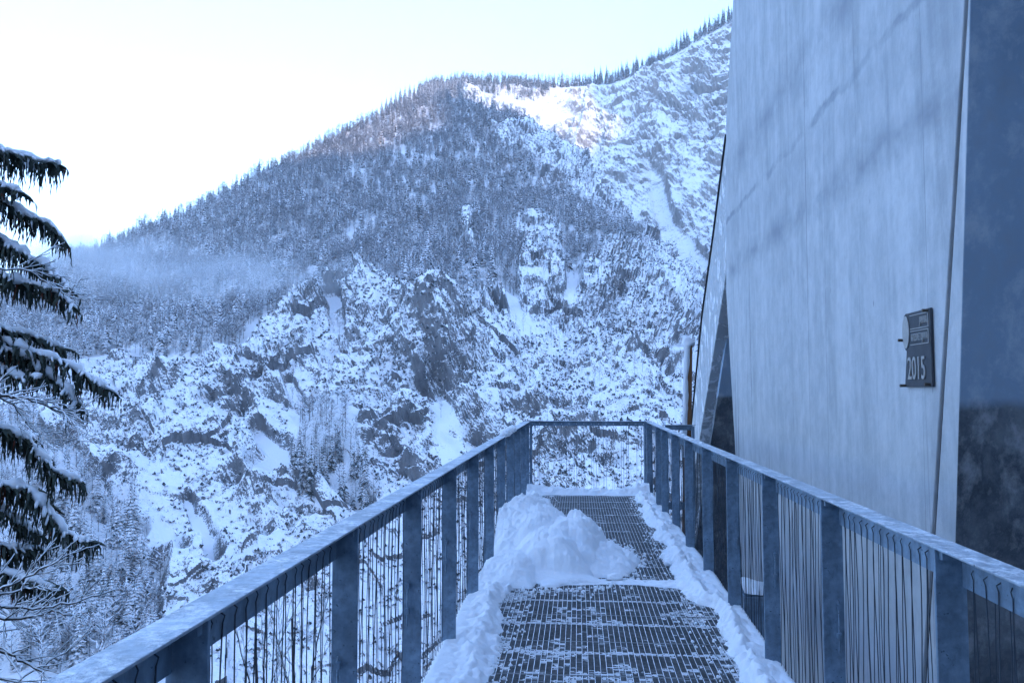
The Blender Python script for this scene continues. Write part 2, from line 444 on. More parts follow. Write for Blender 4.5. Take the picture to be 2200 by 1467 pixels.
def smooth2(A, k):
    for _ in range(k):
        B = np.pad(A, 1, mode='edge'); A = (B[:-2, 1:-1] + B[2:, 1:-1] + B[1:-1, :-2] + B[1:-1, 2:] + 4 * A) / 8
    return A
def add_back(P, D):
    rows = [P]
    top = P[-1]
    away = top - C0; away[:, 2] = 0; away /= np.linalg.norm(away, axis=-1, keepdims=True)
    for k, (a, b) in enumerate(((.02, .004), (.08, .04), (.25, .16), (.5, .38))):
        q = top + away * (D[-1] * a)[:, None]; q[:, 2] -= D[-1] * b
        rows.append(q[None])
    return np.concatenate(rows, 0)

xs = np.concatenate([np.arange(-880, -20, 20), np.arange(-20, 1620, 2.7), np.arange(1620, 1760, 14)])
XB1, YB1, DB1, PB1 = sheet(xs, np.array([(-900, 1520), (1800, 1520)], float), 2300.0, 14, fB)
XB, YB, DB, PB = sheet(xs, skyB, 1520.0, 430, fB)
XB, YB, DB, PB = [np.concatenate([a[:-1], b], 0) for a, b in ((XB1, XB), (YB1, YB), (DB1, DB), (PB1, PB))]
NB = normals(PB)
FM = forest_mask(XB, YB)
rock = smooth2(1 - FM.astype(float), 6)
ch = chute_mask(XB + 6 * vnoise(np.stack([XB / 20, YB / 20, 0 * XB], -1), 3), YB)
def rock_relief(P, s):
    W = P + 10 * np.stack([fbm(P / 34, 3, s + 70), fbm(P / 34, 3, s + 80), fbm(P / 34, 3, s + 90)], -1)
    bed = (W @ np.array([.42, -.25, .87])) / 15.0       # tilted bedding: saw-tooth ledges
    saw = (bed - np.floor(bed)); saw = np.where(saw < .72, saw / .72, (1 - saw) / .28) - .5
    bed2 = (W @ np.array([-.35, -.3, .89])) / 5.2
    saw2 = (bed2 - np.floor(bed2)); saw2 = np.where(saw2 < .75, saw2 / .75, (1 - saw2) / .25) - .5
    rug = .50 + .75 * sstep(-.35, .55, fbm(P / 42, 3, s + 35))
    gul = ridged(W * np.array([1 / 58., 1 / 230., 1 / 150.]), 3, s)
    return 8.5 * gul + 3.6 * facets(W / 26, s + 20) * (.4 + .6 * rug) + rug * (3.4 * saw + 1.5 * saw2 * (1 + vnoise(P / 30, s + 33)) + 1.5 * facets(W / 7.5, s + 40) + .8 * facets(P / 3.2, s + 60) + .75 * fbm(P / 2.2, 3, s + 61))
RR = rock_relief(PB, 100)
disp = RR * (.12 + .88 * rock) * (1 - .9 * ch) * np.clip(DB / 420, .7, 1.5) - 1.0 * ch
disp += (1 - rock) * 5 * fbm(PB / 60, 3, 300)
wx = XB + 14 * vnoise(np.stack([XB / 30, YB / 30, 0 * XB], -1), 8); wy = YB + 10 * vnoise(np.stack([XB / 30, YB / 30, 0 * XB + 3], -1), 9)
for cx, cy, rx, ry, A in CLIFFS:
    u, q = (wx - cx) / rx, (cy - wy) / ry
    disp += A * np.exp(-u * u) * np.clip(q * 1.6, -1, 1) * np.exp(-np.clip(np.abs(q) - .5, 0, 9) ** 2 * 2.2)
edge = np.linspace(0, 1, disp.shape[0])[:, None]
PBd = PB + NB * disp[..., None]
Pfull = add_back(PBd, DB)
slope = link('hillside', np_mesh('hillside', Pfull.reshape(-1, 3), grid_faces(*Pfull.shape[:2])[:, ::-1]), M['slope'])
tag(slope, kind='structure')

# ---------- far rock face and the wooded crest behind the ridge
dA = [(600, 380, 1500), (860, 205, 1750), (1000, 172, 1900), (1270, 180, 1900), (1420, 128, 1800), (1565, 45, 1700), (1900, -220, 1650), (1100, 300, 1560), (1250, 300, 1600), (1400, 300, 1500),
      (1560, 300, 1400), (1300, 500, 1300), (1500, 550, 1150), (1700, 700, 950), (1000, 500, 1350), (700, 500, 1350), (1900, 300, 1300), (1900, 900, 800), (600, 900, 1000)]
fA = tps([p[:2] for p in dA], np.log([p[2] for p in dA]))
skyA = np.array([(600, 400), (760, 290), (830, 232), (870, 205), (920, 184), (1000, 174), (1100, 178), (1200, 182), (1270, 181), (1310, 178), (1350, 164), (1390, 142), (1420, 128), (1460, 106), (1500, 80), (1540, 58), (1565, 45), (1620, 15), (1700, -45), (1900, -190)], float)
xa = np.concatenate([np.arange(600, 900, 10), np.arange(900, 1600, 3.2), np.arange(1600, 1900, 12)])
XA, YA, DA, PA = sheet(xa, skyA, 760.0, 190, fA)
NA = normals(PA)
BOWL = [(1000, 190), (1120, 205), (1200, 225), (1270, 260), (1180, 285), (1215, 300), (1240, 350), (1215, 390), (1190, 330), (1110, 260)]
CORR = [(1390, 350), (1430, 380), (1450, 470), (1560, 600), (1480, 620), (1420, 520), (1400, 440)]
sm = smooth2((inpoly(XA, YA, BOWL) | inpoly(XA, YA, CORR)).astype(float), 8)
wood = smooth2((XA < 990).astype(float), 8)
RA = rock_relief(PA / 1.9, 500) * 1.75
ribs = 9 * ridged(np.stack([(XA + .45 * YA) / 75, (YA - .3 * XA) / 190, 0 * XA], -1), 3, 40)
dispA = (RA + ribs) * (1 - .93 * sm) * (1 - .9 * wood) * sstep(0, .06, 1 - np.linspace(0, 1, XA.shape[0])[:, None])
PAd = PA + NA * dispA[..., None]
PAf = add_back(PAd, DA)
tag(link('mountain', np_mesh('mountain', PAf.reshape(-1, 3), grid_faces(*PAf.shape[:2])[:, ::-1]), M['face']), kind='structure')

# ---------- valley floor to the horizon, the mountain side behind the camera that keeps the gorge in shade
mb = MB(); mb.add([(-14000, -14000, -175), (14000, -14000, -175), (14000, 14000, -175), (-14000, 14000, -175)], [(0, 1, 2, 3)])
tag(mb.build('ground', M['ground']), kind='structure')
hs = TOSUN[:2] / np.linalg.norm(TOSUN[:2]); es = np.array([-hs[1], hs[0]]); LOC = 2600.0; TE = math.tan(R(SUN_EL))
def sun_st(P):                          # lateral position, height at which the sun ray through P crosses the far crest
    return P[..., :2] @ es, P[..., 2] + TE * (LOC - P[..., :2] @ hs)
CREST = np.array([(-6000, 1500), (-2500, 1350), (-600, 1120), (0, 930), (150, 810), (234, 772), (300, 812), (374, 862), (405, 980), (470, 1060), (600, 1120), (690, 1040), (740, 985), (820, 1020), (865, 1090), (890, 1220), (960, 1380), (1200, 1600), (2500, 1750), (6000, 1500)], float)
ss = np.concatenate([np.arange(-6000, -200, 100), np.arange(-200, 1300, 12), np.arange(1300, 6001, 100)])
ct = np.interp(ss, CREST[:, 0], CREST[:, 1]) + 9 * fbm(np.stack([ss / 40, 0 * ss, 0 * ss], -1), 3, 5)
rows = []
for off, k in ((-1500, .12), (-800, .5), (-350, .8), (0, 1.0), (300, .86), (1800, .1)):
    p = es[None] * ss[:, None] + hs[None] * (LOC + off); z = ct * k - 175 * (1 - k)
    rows.append(np.concatenate([p, z[:, None]], 1))
PO = np.stack(rows, 0)
tag(link('mountain', np_mesh('shading_mountain', PO.reshape(-1, 3), grid_faces(*PO.shape[:2])), M['ground']), kind='structure')
# ground below the platform, plus an unseen rise added behind to block skylight
hx = np.linspace(-90, 140, 60); hy = np.linspace(-140, 60, 60); HX, HY = np.meshgrid(hx, hy)
back = np.clip(-HY - 5, 0, None) * 1.0 + np.clip(HX - 9, 0, None) * .75
HZ = -4.5 + np.minimum(back, 85) + np.minimum(0, (HX + 2.2) * .95) + np.where(HY > 0, -np.clip(HY - 14, 0, None) * 1.1, 0) + 1.2 * fbm(np.stack([HX / 14, HY / 14, 0 * HX], -1), 3, 77) * sstep(4, 12, np.hypot(HX, HY - 6))
PH_ = np.stack([HX, HY, HZ], -1)
tag(link('hillside', np_mesh('near_ground_blocker', PH_.reshape(-1, 3), grid_faces(60, 60)), M['hill']), kind='structure')

# =================================================================== TREES
def conifer_np(rs, tiers=11, fr=8, Rr=.17, base=.10):
    V, F = [], []
    def tri(a, b, c): n = len(V); V.extend([a, b, c]); F.append((n, n + 1, n + 2))
    for k in range(3):                  # trunk
        a0, a1 = k * 2.094, (k + 1) * 2.094; r = .012
        tri((r * math.cos(a0), r * math.sin(a0), 0), (r * math.cos(a1), r * math.sin(a1), 0), (0, 0, .9))
    for i in range(tiers):
        u = i / (tiers - 1); h = base + (1 - base) * (u ** .92) * .985
        rad = (Rr * (1 - u) ** .85 + .012)
        nf = max(4, int(fr * (1 - .45 * u))); a0 = rs.random() * 6.28
        for j in range(nf):
            a = a0 + 6.283 * j / nf + rs.uniform(-.3, .3); r = rad * rs.uniform(.65, 1.2)
            if rs.random() < .08: continue
            dz = -r * rs.uniform(.35, .8); wd = r * rs.uniform(.34, .52)
            c, s_ = math.cos(a), math.sin(a)
            B = (0, 0, h + .012); T = (c * r, s_ * r, h + dz)
            m = .62 * r; lx, ly = -s_ * wd, c * wd; zz = h + dz * .55 - wd * .35
            tri(B, (c * m + lx, s_ * m + ly, zz), T); tri(B, T, (c * m - lx, s_ * m - ly, zz))
    return np.array(V), np.array(F)
def bare_np(rs, n=92):
    V, F = [], []
    def tri(a, b, c): k = len(V); V.extend([a, b, c]); F.append((k, k + 1, k + 2))
    for k in range(3):
        a0, a1 = k * 2.094, (k + 1) * 2.094; r = .013
        tri((r * math.cos(a0), r * math.sin(a0), 0), (r * math.cos(a1), r * math.sin(a1), 0), (0, 0, .95))
    for k in range(n):
        h = .28 + .66 * rs.random() ** .8; a = rs.random() * 6.283
        out = rs.uniform(.0, .11) * math.sin(math.pi * min(1, (h - .15) / .95)) ; L = rs.uniform(.07, .20)
        b = Vector((math.cos(a) * out, math.sin(a) * out, h)); a2 = a + rs.uniform(-1, 1); up = rs.uniform(.25, 1.1)
        d = Vector((math.cos(a2), math.sin(a2), up)).normalized() * L
        s_ = Vector((-math.sin(a2), math.cos(a2), rs.uniform(-.6, .6))).normalized() * rs.uniform(.006, .012)
        tri(tuple(b - s_), tuple(b + s_), tuple(b + d))
    return np.array(V), np.array(F)
def scrub_np(rs, n=9):
    V, F = [], []
    for k in range(n):
        a = rs.random() * 6.283; el = rs.uniform(.15, 1.3); L = rs.uniform(.5, 1.0); wd = L * rs.uniform(.25, .45)
        c, s_ = math.cos(a), math.sin(a); d = Vector((c * math.cos(el), s_ * math.cos(el), math.sin(el))) * L
        b = Vector((rs.uniform(-.25, .25), rs.uniform(-.25, .25), 0)); q = Vector((-s_, c, 0)) * wd; m = b + d * .6 - Vector((0, 0, wd * .3))
        i = len(V); V.extend([tuple(b), tuple(m + q), tuple(b + d), tuple(m - q)]); F.append((i, i + 1, i + 2)); F.append((i, i + 2, i + 3))
    return np.array(V), np.array(F)
def scatter(variants, pos, scale, wid, rs):
    """many small plants as one mesh"""
    Vs, Fs, off = [], [], 0
    pick = rs.integers(0, len(variants), len(pos)); ang = rs.random(len(pos)) * 6.283
    for vi, (V, F) in enumerate(variants):
        idx = np.where(pick == vi)[0]
        if not len(idx): continue
        c, s_ = np.cos(ang[idx])[:, None], np.sin(ang[idx])[:, None]; sc, ww = scale[idx][:, None], (scale * wid)[idx][:, None]
        x = (V[None, :, 0] * c - V[None, :, 1] * s_) * ww; y = (V[None, :, 0] * s_ + V[None, :, 1] * c) * ww; z = V[None, :, 2] * sc
        P = np.stack([x, y, z], -1) + pos[idx][:, None]
        Vs.append(P.reshape(-1, 3)); Fs.append((F[None] + (np.arange(len(idx)) * len(V))[:, None, None]).reshape(-1, 3) + off)
        off += len(idx) * len(V)
    return np.concatenate(Vs), np.concatenate(Fs)
CON = [conifer_np(random.Random(k), 11 + k % 3, 8, .15 + .02 * (k % 3)) for k in range(6)]
BARE = [bare_np(random.Random(50 + k)) for k in range(6)]
SCR = [scrub_np(random.Random(90 + k)) for k in range(6)]
# cell areas of the slope, for an even density on the ground
gx = np.gradient(PB, axis=1); gy = np.gradient(PB, axis=0); AREA = np.linalg.norm(np.cross(gx, gy), axis=-1)
def pick_cells(mask, n, extra=1.0):
    wgt = (AREA * mask * extra).ravel(); wgt /= wgt.sum()
    return rng.choice(len(wgt), n, p=wgt)
vis = (XB > -120) & (XB < 1580) & (YB < 1480)
PBf = PBd.reshape(-1, 3)
def jitter(idx, a=1.5):
    p = PBf[idx].copy(); p[:, 0] += rng.uniform(-a, a, len(idx)); p[:, 2] -= .6; return p
clump = vnoise(np.stack([XB / 60, YB / 40, 0 * XB], -1), 31)
lowwood = YB > 870
fidx = pick_cells(FM & vis & ~lowwood, 2900, 1 + .8 * np.clip(clump, -1, 1))
V, F = scatter(CON, jitter(fidx), rng.uniform(11, 22, len(fidx)), .95, rng)
tag(link('snowy_forest', np_mesh('conifer_wood', V, F), M['conifer']), 'snow dusted conifer forest covering the wooded mountain slope', 'forest', kind='stuff')
fidx = pick_cells(FM & vis & ~lowwood, 9000, 1 - .6 * np.clip(clump, -1, 1))
V, F = scatter(BARE, jitter(fidx), rng.uniform(10, 17, len(fidx)), 1.25, rng)
tag(link('frosted_forest', np_mesh('bare_wood', V, F), M['frosted']), 'frosted leafless forest between the conifers on the mountain slope', 'forest', kind='stuff')
fidx = pick_cells(FM & vis & lowwood, 520)
V, F = scatter(BARE, jitter(fidx), rng.uniform(8, 15, len(fidx)), 1.3, rng)
tag(link('frosted_thicket', np_mesh('low_wood', V, F), M['frosted']), 'frosted leafless thicket on the low slopes beyond the left railing', 'thicket', kind='stuff')
# thin scrub and dwarf pine on the rocks
sidx = pick_cells((~FM) & vis & (ch < .35), 17000, .35 + np.clip(fbm(np.stack([XB / 70, YB / 70, 0 * XB], -1), 3, 61) + .35, 0, 1.2))
V, F = scatter(SCR, jitter(sidx, .6) + np.array([0, 0, .5]), rng.uniform(.5, 1.9, len(sidx)), 1.0, rng)
tag(link('snowy_scrub', np_mesh('scrub', V, F), M['scrub']), 'low snow laden scrub and dwarf pine among the rocks of the gorge', 'scrub', kind='stuff')
sidx = pick_cells((~FM) & vis & (YB < 900), 260)
V, F = scatter(BARE, jitter(sidx), rng.uniform(5, 11, len(sidx)), .8, rng)
tag(link('rock_saplings', np_mesh('rock_saplings', V, F), M['frosted']), 'thin leafless saplings standing on the snowy rock slope', 'saplings', kind='stuff')
# wooded crest behind
AF = PAd.reshape(-1, 3)
def pickA(mask, n):
    wv = np.asarray(mask, float).ravel(); wv /= wv.sum(); return rng.choice(len(wv), n, p=wv)
gapA = YA - np.interp(XA, skyA[:, 0], skyA[:, 1])
ia = pickA(np.where((XA > 760) & (gapA < 90), 1 - sstep(940, 1050, XA + 25 * vnoise(np.stack([YA / 14, 0 * YA, 0 * YA], -1), 12) + .9 * gapA), 0), 1300)
p = AF[ia]; p[:, 2] -= 1
V, F = scatter(CON, p, rng.uniform(15, 27, len(ia)), .95, rng)
ia = pickA((XA > 930) & (XA < 1575) & (gapA < 9), 420)
p = AF[ia]; p[:, 2] -= 1
V2, F2 = scatter(CON + BARE[:3], p, rng.uniform(15, 30, len(ia)), .9, rng)
ia = pickA((XA > 1010) & (XA < 1180) & (gapA < 40) & (gapA > 8), 260)
p = AF[ia]; p[:, 2] -= 1
V3, F3 = scatter(BARE + CON[:2], p, rng.uniform(14, 24, len(ia)), 1.0, rng)
tag(link('crest_forest', np_mesh('crest_wood', np.concatenate([V, V2, V3]), np.concatenate([F, F2 + len(V), F3 + len(V) + len(V2)])), M['conifer']), 'forest along the far mountain crest under the pale sky', 'forest', kind='stuff')

# single conifers that can be picked out
def conifer_parts(rs, tiers, fr, Rr):
    crown, trunk = MB(), MB()
    trunk.tube([(0, 0, 0), (0, 0, .5), (0, 0, .97)], [.016, .01, .002], 6)
    for i in range(tiers):
        u = i / (tiers - 1); h = .08 + .90 * u ** .95; rad = Rr * (1 - u) ** .8 + .012
        nf = max(5, int(fr * (1 - .4 * u))); a0 = rs.random() * 6.28
        for j in range(nf):
            a = a0 + 6.283 * j / nf + rs.uniform(-.25, .25); r = rad * rs.uniform(.6, 1.18)
            c, s_ = math.cos(a), math.sin(a); dz = -r * rs.uniform(.3, .7); wd = r * rs.uniform(.22, .34)
            pts = [(0, 0, h + .01), (c * r * .5, s_ * r * .5, h + dz * .35), (c * r, s_ * r, h + dz)]
            l1 = (c * r * .5 - s_ * wd, s_ * r * .5 + c * wd, h + dz * .35 - wd * .6); r1 = (c * r * .5 + s_ * wd, s_ * r * .5 - c * wd, h + dz * .35 - wd * .6)
            l2 = (c * r * .85 - s_ * wd * .6, s_ * r * .85 + c * wd * .6, h + dz * .85 - wd * .5); r2 = (c * r * .85 + s_ * wd * .6, s_ * r * .85 - c * wd * .6, h + dz * .85 - wd * .5)
            crown.add([pts[0], pts[1], pts[2], l1, r1, l2, r2], [(0, 3, 1), (0, 1, 4), (1, 3, 5), (1, 5, 2), (1, 2, 6), (1, 6, 4)])
    return crown.mesh('crown'), trunk.mesh('trunk')
CP = [conifer_parts(random.Random(200 + k), 17, 11, .13 + .02 * (k % 3)) for k in range(4)]
for c_, t_ in CP: c_.materials.append(M['conifer2']); t_.materials.append(M['trunk'])
treen = [0]
def put_tree(pos, h, wid, label, group, name='conifer'):
    c_, t_ = CP[treen[0] % 4]; treen[0] += 1
    o = empty(name, tuple(pos)); o.scale = (h * wid, h * wid, h); o.rotation_euler.z = rnd.random() * 6.28
    for nm, me in (('trunk', t_), ('crown', c_)):
        q = bpy.data.objects.new(nm, me); COL.objects.link(q); q.parent = o
    tag(o, label, 'tree', group); return o
def surf(px, py):
    k = np.argmin((XB - px) ** 2 + (YB - py) ** 2); return PBf[k], DB.ravel()[k]
def surfA(px, py):
    k = np.argmin((XA - px) ** 2 + (YA - py) ** 2); return AF[k], DA.ravel()[k]
rs = random.Random(5)
p, d = surf(900, 478); put_tree(p - np.array([0, 0, .8]), 78 * d / FPX, 1.25, 'tall dark spruce standing out from the paler wooded slope', 'single spruce')
for k in range(26):
    px, py = rs.uniform(645, 790), rs.uniform(985, 1105)
    p, d = surf(px, py); put_tree(p - np.array([0, 0, .8]), rs.uniform(60, 105) * d / FPX, 1.0, 'snowy conifer in the small stand on the rocks above the left handrail', 'stand of conifers on the rocks')
for k in range(105):
    u = rs.random(); px = 30 + 300 * u; py = rs.uniform(1000 + 130 * u, 1430)
    p, d = surf(px, py); put_tree(p - np.array([0, 0, .8]), rs.uniform(65, 125) * d / FPX, 1.3, 'snowy conifer on the low wooded slope beyond the left railing', 'conifers low on the left slope')
for k in range(50):
    px = rs.uniform(1275, 1575); py = np.interp(px, skyA[:, 0], skyA[:, 1]) + rs.uniform(0, 3)
    p, d = surfA(px, py); put_tree(p - np.array([0, 0, 1.0]), rs.uniform(22, 44) * d / FPX, .85, 'conifer in the row along the skyline above the rock face', 'skyline conifers above the rock face')
for k in range(15):
    px = 1050 + 215 * k / 14 + rs.uniform(-5, 5); py = np.interp(px, [1050, 1120, 1170, 1270], [203, 200, 192, 183]) + rs.uniform(0, 3)
    p, d = surfA(px, py); put_tree(p - np.array([0, 0, 1.0]), rs.uniform(28, 42) * d / FPX, 1.0, 'frosted conifer in the sunlit row at the top edge of the snowfield', 'sunlit conifers above the snowfield')
for k in range(70):
    px = rs.uniform(120, 980); sy = np.interp(px, skyB[:, 0], skyB[:, 1]); py = sy + rs.uniform(1, 9)
    p, d = surf(px, py); put_tree(p - np.array([0, 0, .8]), rs.uniform(17, 32) * d / FPX, .95, 'conifer on the skyline of the wooded ridge', 'skyline conifers of the wooded ridge')

# =================================================================== WALKWAY
XL, XR, YE = -0.76, 1.06, 12.90         # inner faces of the railings, far end
walk = empty('walkway', (0, 0, 0)); tag(walk, kind='structure')
PL, Y0 = 0.62, -1.55; NP = 23
gm = MB(); PX = .0345; nlong = int((XR - XL + .10) / PX)
for k in range(nlong + 1):
    x = XL - .05 + k * PX; gm.box(x - .0018, x + .0018, .004, PL - .004, -.032, 0, 0)
ncr = int(PL / .0115)
for k in range(ncr + 1):
    y = .006 + k * (PL - .012) / ncr; th = .0035 if k in (0, ncr) else .0011
    gm.box(XL - .055, XR + .055, y - th, y + th, -.030 if th > .002 else -.026, -.0025 if th < .002 else -.0012, 1)
gme = gm.mesh('grating_panel'); gme.materials.append(M['bar']); gme.materials.append(M['grate'])
for k in range(NP + 1):
    o = bpy.data.objects.new('grating_panel', gme); COL.objects.link(o); o.parent = walk; o.location = (0, Y0 + k * PL, 0)
for x in (XL - .10, XR + .04):
    mb = MB(); mb.box(x, x + .06, -2.0, YE + .05, -.26, -.036); mb.build('edge_beam', M['steel'], walk)
for k in range(NP + 1):
    mb = MB(); y = Y0 + k * PL + .40; mb.box(XL - .039, XR + .039, y - .03, y + .03, -.14, -.036); mb.build('cross_beam', M['steel'], walk)
# snow caught in the cells of the grating
NY = int((YE - .15 + 1.4) / .0115); cx = XL - .05 + (np.arange(nlong) + .5) * PX; cy = -1.4 + np.arange(NY) * .0115
CX, CY = np.meshgrid(cx, cy)
nse = .8 * fbm(np.stack([CX / .13, CY / .16, 0 * CX], -1), 3, 900) + .75 * vnoise(np.stack([CX / PX * 3.1, CY / .055, 0 * CX], -1), 905) + .35 * vnoise(np.stack([CX / PX * 2.3, CY / .02, 0 * CX], -1), 906) + .3 * fbm(np.stack([CX / .7, CY / .6, 0 * CX], -1), 2, 910)
ph = (CY - Y0) % PL
band = np.exp(-((ph - .40) / .022) ** 2) * 2.3 - .5 * np.exp(-((ph - .28) / .06) ** 2)
edgeb = .9 * (sstep(.42, .75, (XL + .45 - CX) / .6 + .42) + sstep(.5, .8, (CX - XR + .35) / .5 + .4))
far = -.55 * sstep(6.5, 11, CY)
val = nse + band + edgeb + far; fill = val > .0
fx, fy = CX[fill], CY[fill]; n = len(fx); hx_, hy_ = PX * .5 - .001, .0058
zz = -.0028 - .009 * np.clip(1 - (val[fill] - .0) / .6, 0, 1) * (.3 + .7 * rng.random(n))
xa2 = fx - hx_ + np.where(rng.random(n) < .45, rng.random(n) * hx_ * 1.3, 0); xb2 = fx + hx_ - np.where(rng.random(n) < .45, rng.random(n) * hx_ * .6, 0)
za, zb_ = zz - .004 * rng.random(n), zz - .004 * rng.random(n)
Vq = np.stack([np.stack([xa2, fy - hy_, za], -1), np.stack([xb2, fy - hy_, zb_], -1), np.stack([xb2, fy + hy_, zz], -1), np.stack([xa2, fy + hy_, zz], -1)], 1).reshape(-1, 3)
tag(link('snow_dusting', np_mesh('snow_dusting', Vq, np.arange(4 * n).reshape(-1, 4)), M['snow'], walk), kind='stuff')

# ---------- railings
def rope_mesh(seed, h0, h1, sgn):
    rs = random.Random(seed); mb = MB(); dy = rs.uniform(.020, .034) * rs.choice((1, -1))
    def strand(y0, xo, amp):
        pts = []; p1, p2 = rs.random() * 6.28, rs.random() * 6.28
        for k in range(12):
            u = k / 11; z = h0 * (1 - u) + h1 * u
            e = math.sin(math.pi * u) ** .6
            pts.append((xo + .006 * math.sin(p2 + u * 5) * e, y0 + e * amp * math.sin(p1 + u * rs.uniform(4.2, 4.8)), z))
        return pts
    a = strand(0, -.006 * sgn, .0025); b = strand(dy, .006 * sgn, .003)
    top = [(0.0, dy * .3, h0 + .030), (-.011 * sgn, 0, h0 + .018)]
    mb.tube(top + a, .0019, 4); mb.tube([top[0], (.010 * sgn, dy, h0 + .016)] + b, .0019, 4)
    return mb.mesh('rope')
ROPES = {}
for sgn in (1, -1):
    ROPES[sgn] = [rope_mesh(300 + k, 1.020, -.02, sgn) for k in range(9)]
    for r in ROPES[sgn]: r.materials.append(M['rope'])
def railing(name, xin, sgn, posts, y_end0, y_end1, joints, label, snow=True):
    """runs along Y; xin is the inner face, sgn +1 when the outside lies at greater x"""
    o = empty(name, (xin, posts[0], 0)); tag(o, label, 'railing')
    ox, oy = xin, posts[0]
    pw = .09 * sgn
    x0, x1 = sorted((0.0, pw))
    pm = MB(); pm.box(x0, x1, -.006, .006, -.24, 1.092)
    pme = pm.mesh('post'); pme.materials.append(M['steel'])
    for y in posts:
        q = bpy.data.objects.new('post', pme); COL.objects.link(q); q.parent = o; q.location = (0, y - oy, 0); bevel(q, .0015, 1)
    cm = MB(); cm.tube([(0, 0, .66), (0, 0, .44)], .004, 6); cm.box(-.009, .009, -.010, .010, .618, .642); cm.box(-.009, .009, -.010, .010, .498, .522)
    cme = cm.mesh('rope_clamp'); cme.materials.append(M['steel'])
    bm_ = MB(); bm_.box(*sorted((.012 * sgn, .066 * sgn)), -.030, -.0065, 1.064, 1.0925); bme = bm_.mesh('bracket'); bme.materials.append(M['steel'])
    for y in posts:
        q = bpy.data.objects.new('rope_clamp', cme); COL.objects.link(q); q.parent = o; q.location = (.062 * sgn, y - oy - .020, 0)
        q = bpy.data.objects.new('bracket', bme); COL.objects.link(q); q.parent = o; q.location = (0, y - oy, 0)
    edges = [y_end0] + joints + [y_end1]
    for a, b in zip(edges, edges[1:]):
        mb = MB(); c0, c1 = sorted((-.004 * sgn, .090 * sgn)); mb.box(c0, c1, a - oy + .0015, b - oy - .0015, 1.093, 1.101)
        bevel(mb.build('handrail', M['rail'], o), .0025, 2)
    sp = sorted(set([y_end0] + list(posts) + [y_end1]))
    for a, b in zip(sp, sp[1:]):
        if b - a < .3: continue
        l0, l1 = sorted((.076 * sgn, .082 * sgn))
        mb = MB(); mb.box(l0, l1, a - oy + .009, b - oy - .009, .984, 1.0915); mb.build('rope_rail', M['steel'], o)
        mb = MB(); mb.box(l0, l1, a - oy + .009, b - oy - .009, -.05, .012); mb.build('rope_rail', M['steel'], o)
        n = 15
        for k in range(n):
            y = a + .05 + (b - a - .10) * (k + .5) / n
            q = bpy.data.objects.new('rope', ROPES[sgn][rnd.randrange(9)]); COL.objects.link(q); q.parent = o
            q.location = (.079 * sgn, y - oy + rnd.uniform(-.008, .008), 0); q.scale = (1, rnd.choice((1, -1)) * rnd.uniform(.8, 1.2), 1)
    return o
SPC = 1.154
postsL = [1.67 - SPC] + [1.67 + SPC * k for k in range(10)] + [YE - .012]
postsR = [2.58 - SPC] + [2.58 + SPC * k for k in range(8)] + [11.45, YE - .012]
rl = railing('rope_railing', XL, -1, postsL, -1.2, YE, [postsL[2], postsL[5], postsL[8]], 'left steel railing with wire ropes, between the walkway and the gorge')
rr = railing('rope_railing', XR, 1, postsR, -1.2, YE, [postsR[1], postsR[4], postsR[7]], 'right steel railing with wire ropes, between the walkway and the concrete wall')
def cross_railing(y, xa_, xb_, label, nrope, posts):
    o = empty('rope_railing', (xa_, y, 0)); tag(o, label, 'railing'); L = xb_ - xa_
    for px in posts:
        mb = MB(); mb.box(px, px + .035, 0, .09, -.24, 1.090); bevel(mb.build('post', M['steel'], o), .0015, 1)
    mb = MB(); mb.box(0, L, .002, .085, 1.102, 1.110); bevel(mb.build('handrail', M['rail'], o), .0025, 2)
    mb = MB(); mb.box(.036, L - .036, .030, .036, 1.035, 1.1005); mb.build('rope_rail', M['steel'], o)
    mb = MB(); mb.box(.036, L - .036, .030, .036, -.05, .05); mb.build('rope_rail', M['steel'], o)
    for k in range(nrope):
        q = bpy.data.objects.new('rope', ROPES[1][rnd.randrange(9)]); COL.objects.link(q); q.parent = o
        q.rotation_euler.z = math.pi / 2; q.location = (.07 + (L - .14) * (k + .5) / nrope, .033, 0); q.scale = (1, rnd.choice((1, -1)) * rnd.uniform(.9, 1.6), 1)
        if nrope > 8:
            mb = MB(); x = .07 + (L - .14) * (k + .5) / nrope; mb.box(x - .005, x + .005, .0265, .0295, 1.062, 1.072); mb.build('rope_clamp', M['bsnow'], o)
    return o
cross_railing(YE + .004, XL - .085, XR + .085, 'end railing with wire ropes closing the far end of the walkway', 16, (.09, XR - XL + .05))
cross_railing(11.52, XR + .11, XR + .56, 'short railing branching towards the concrete wall near the far end', 4, (.40,))

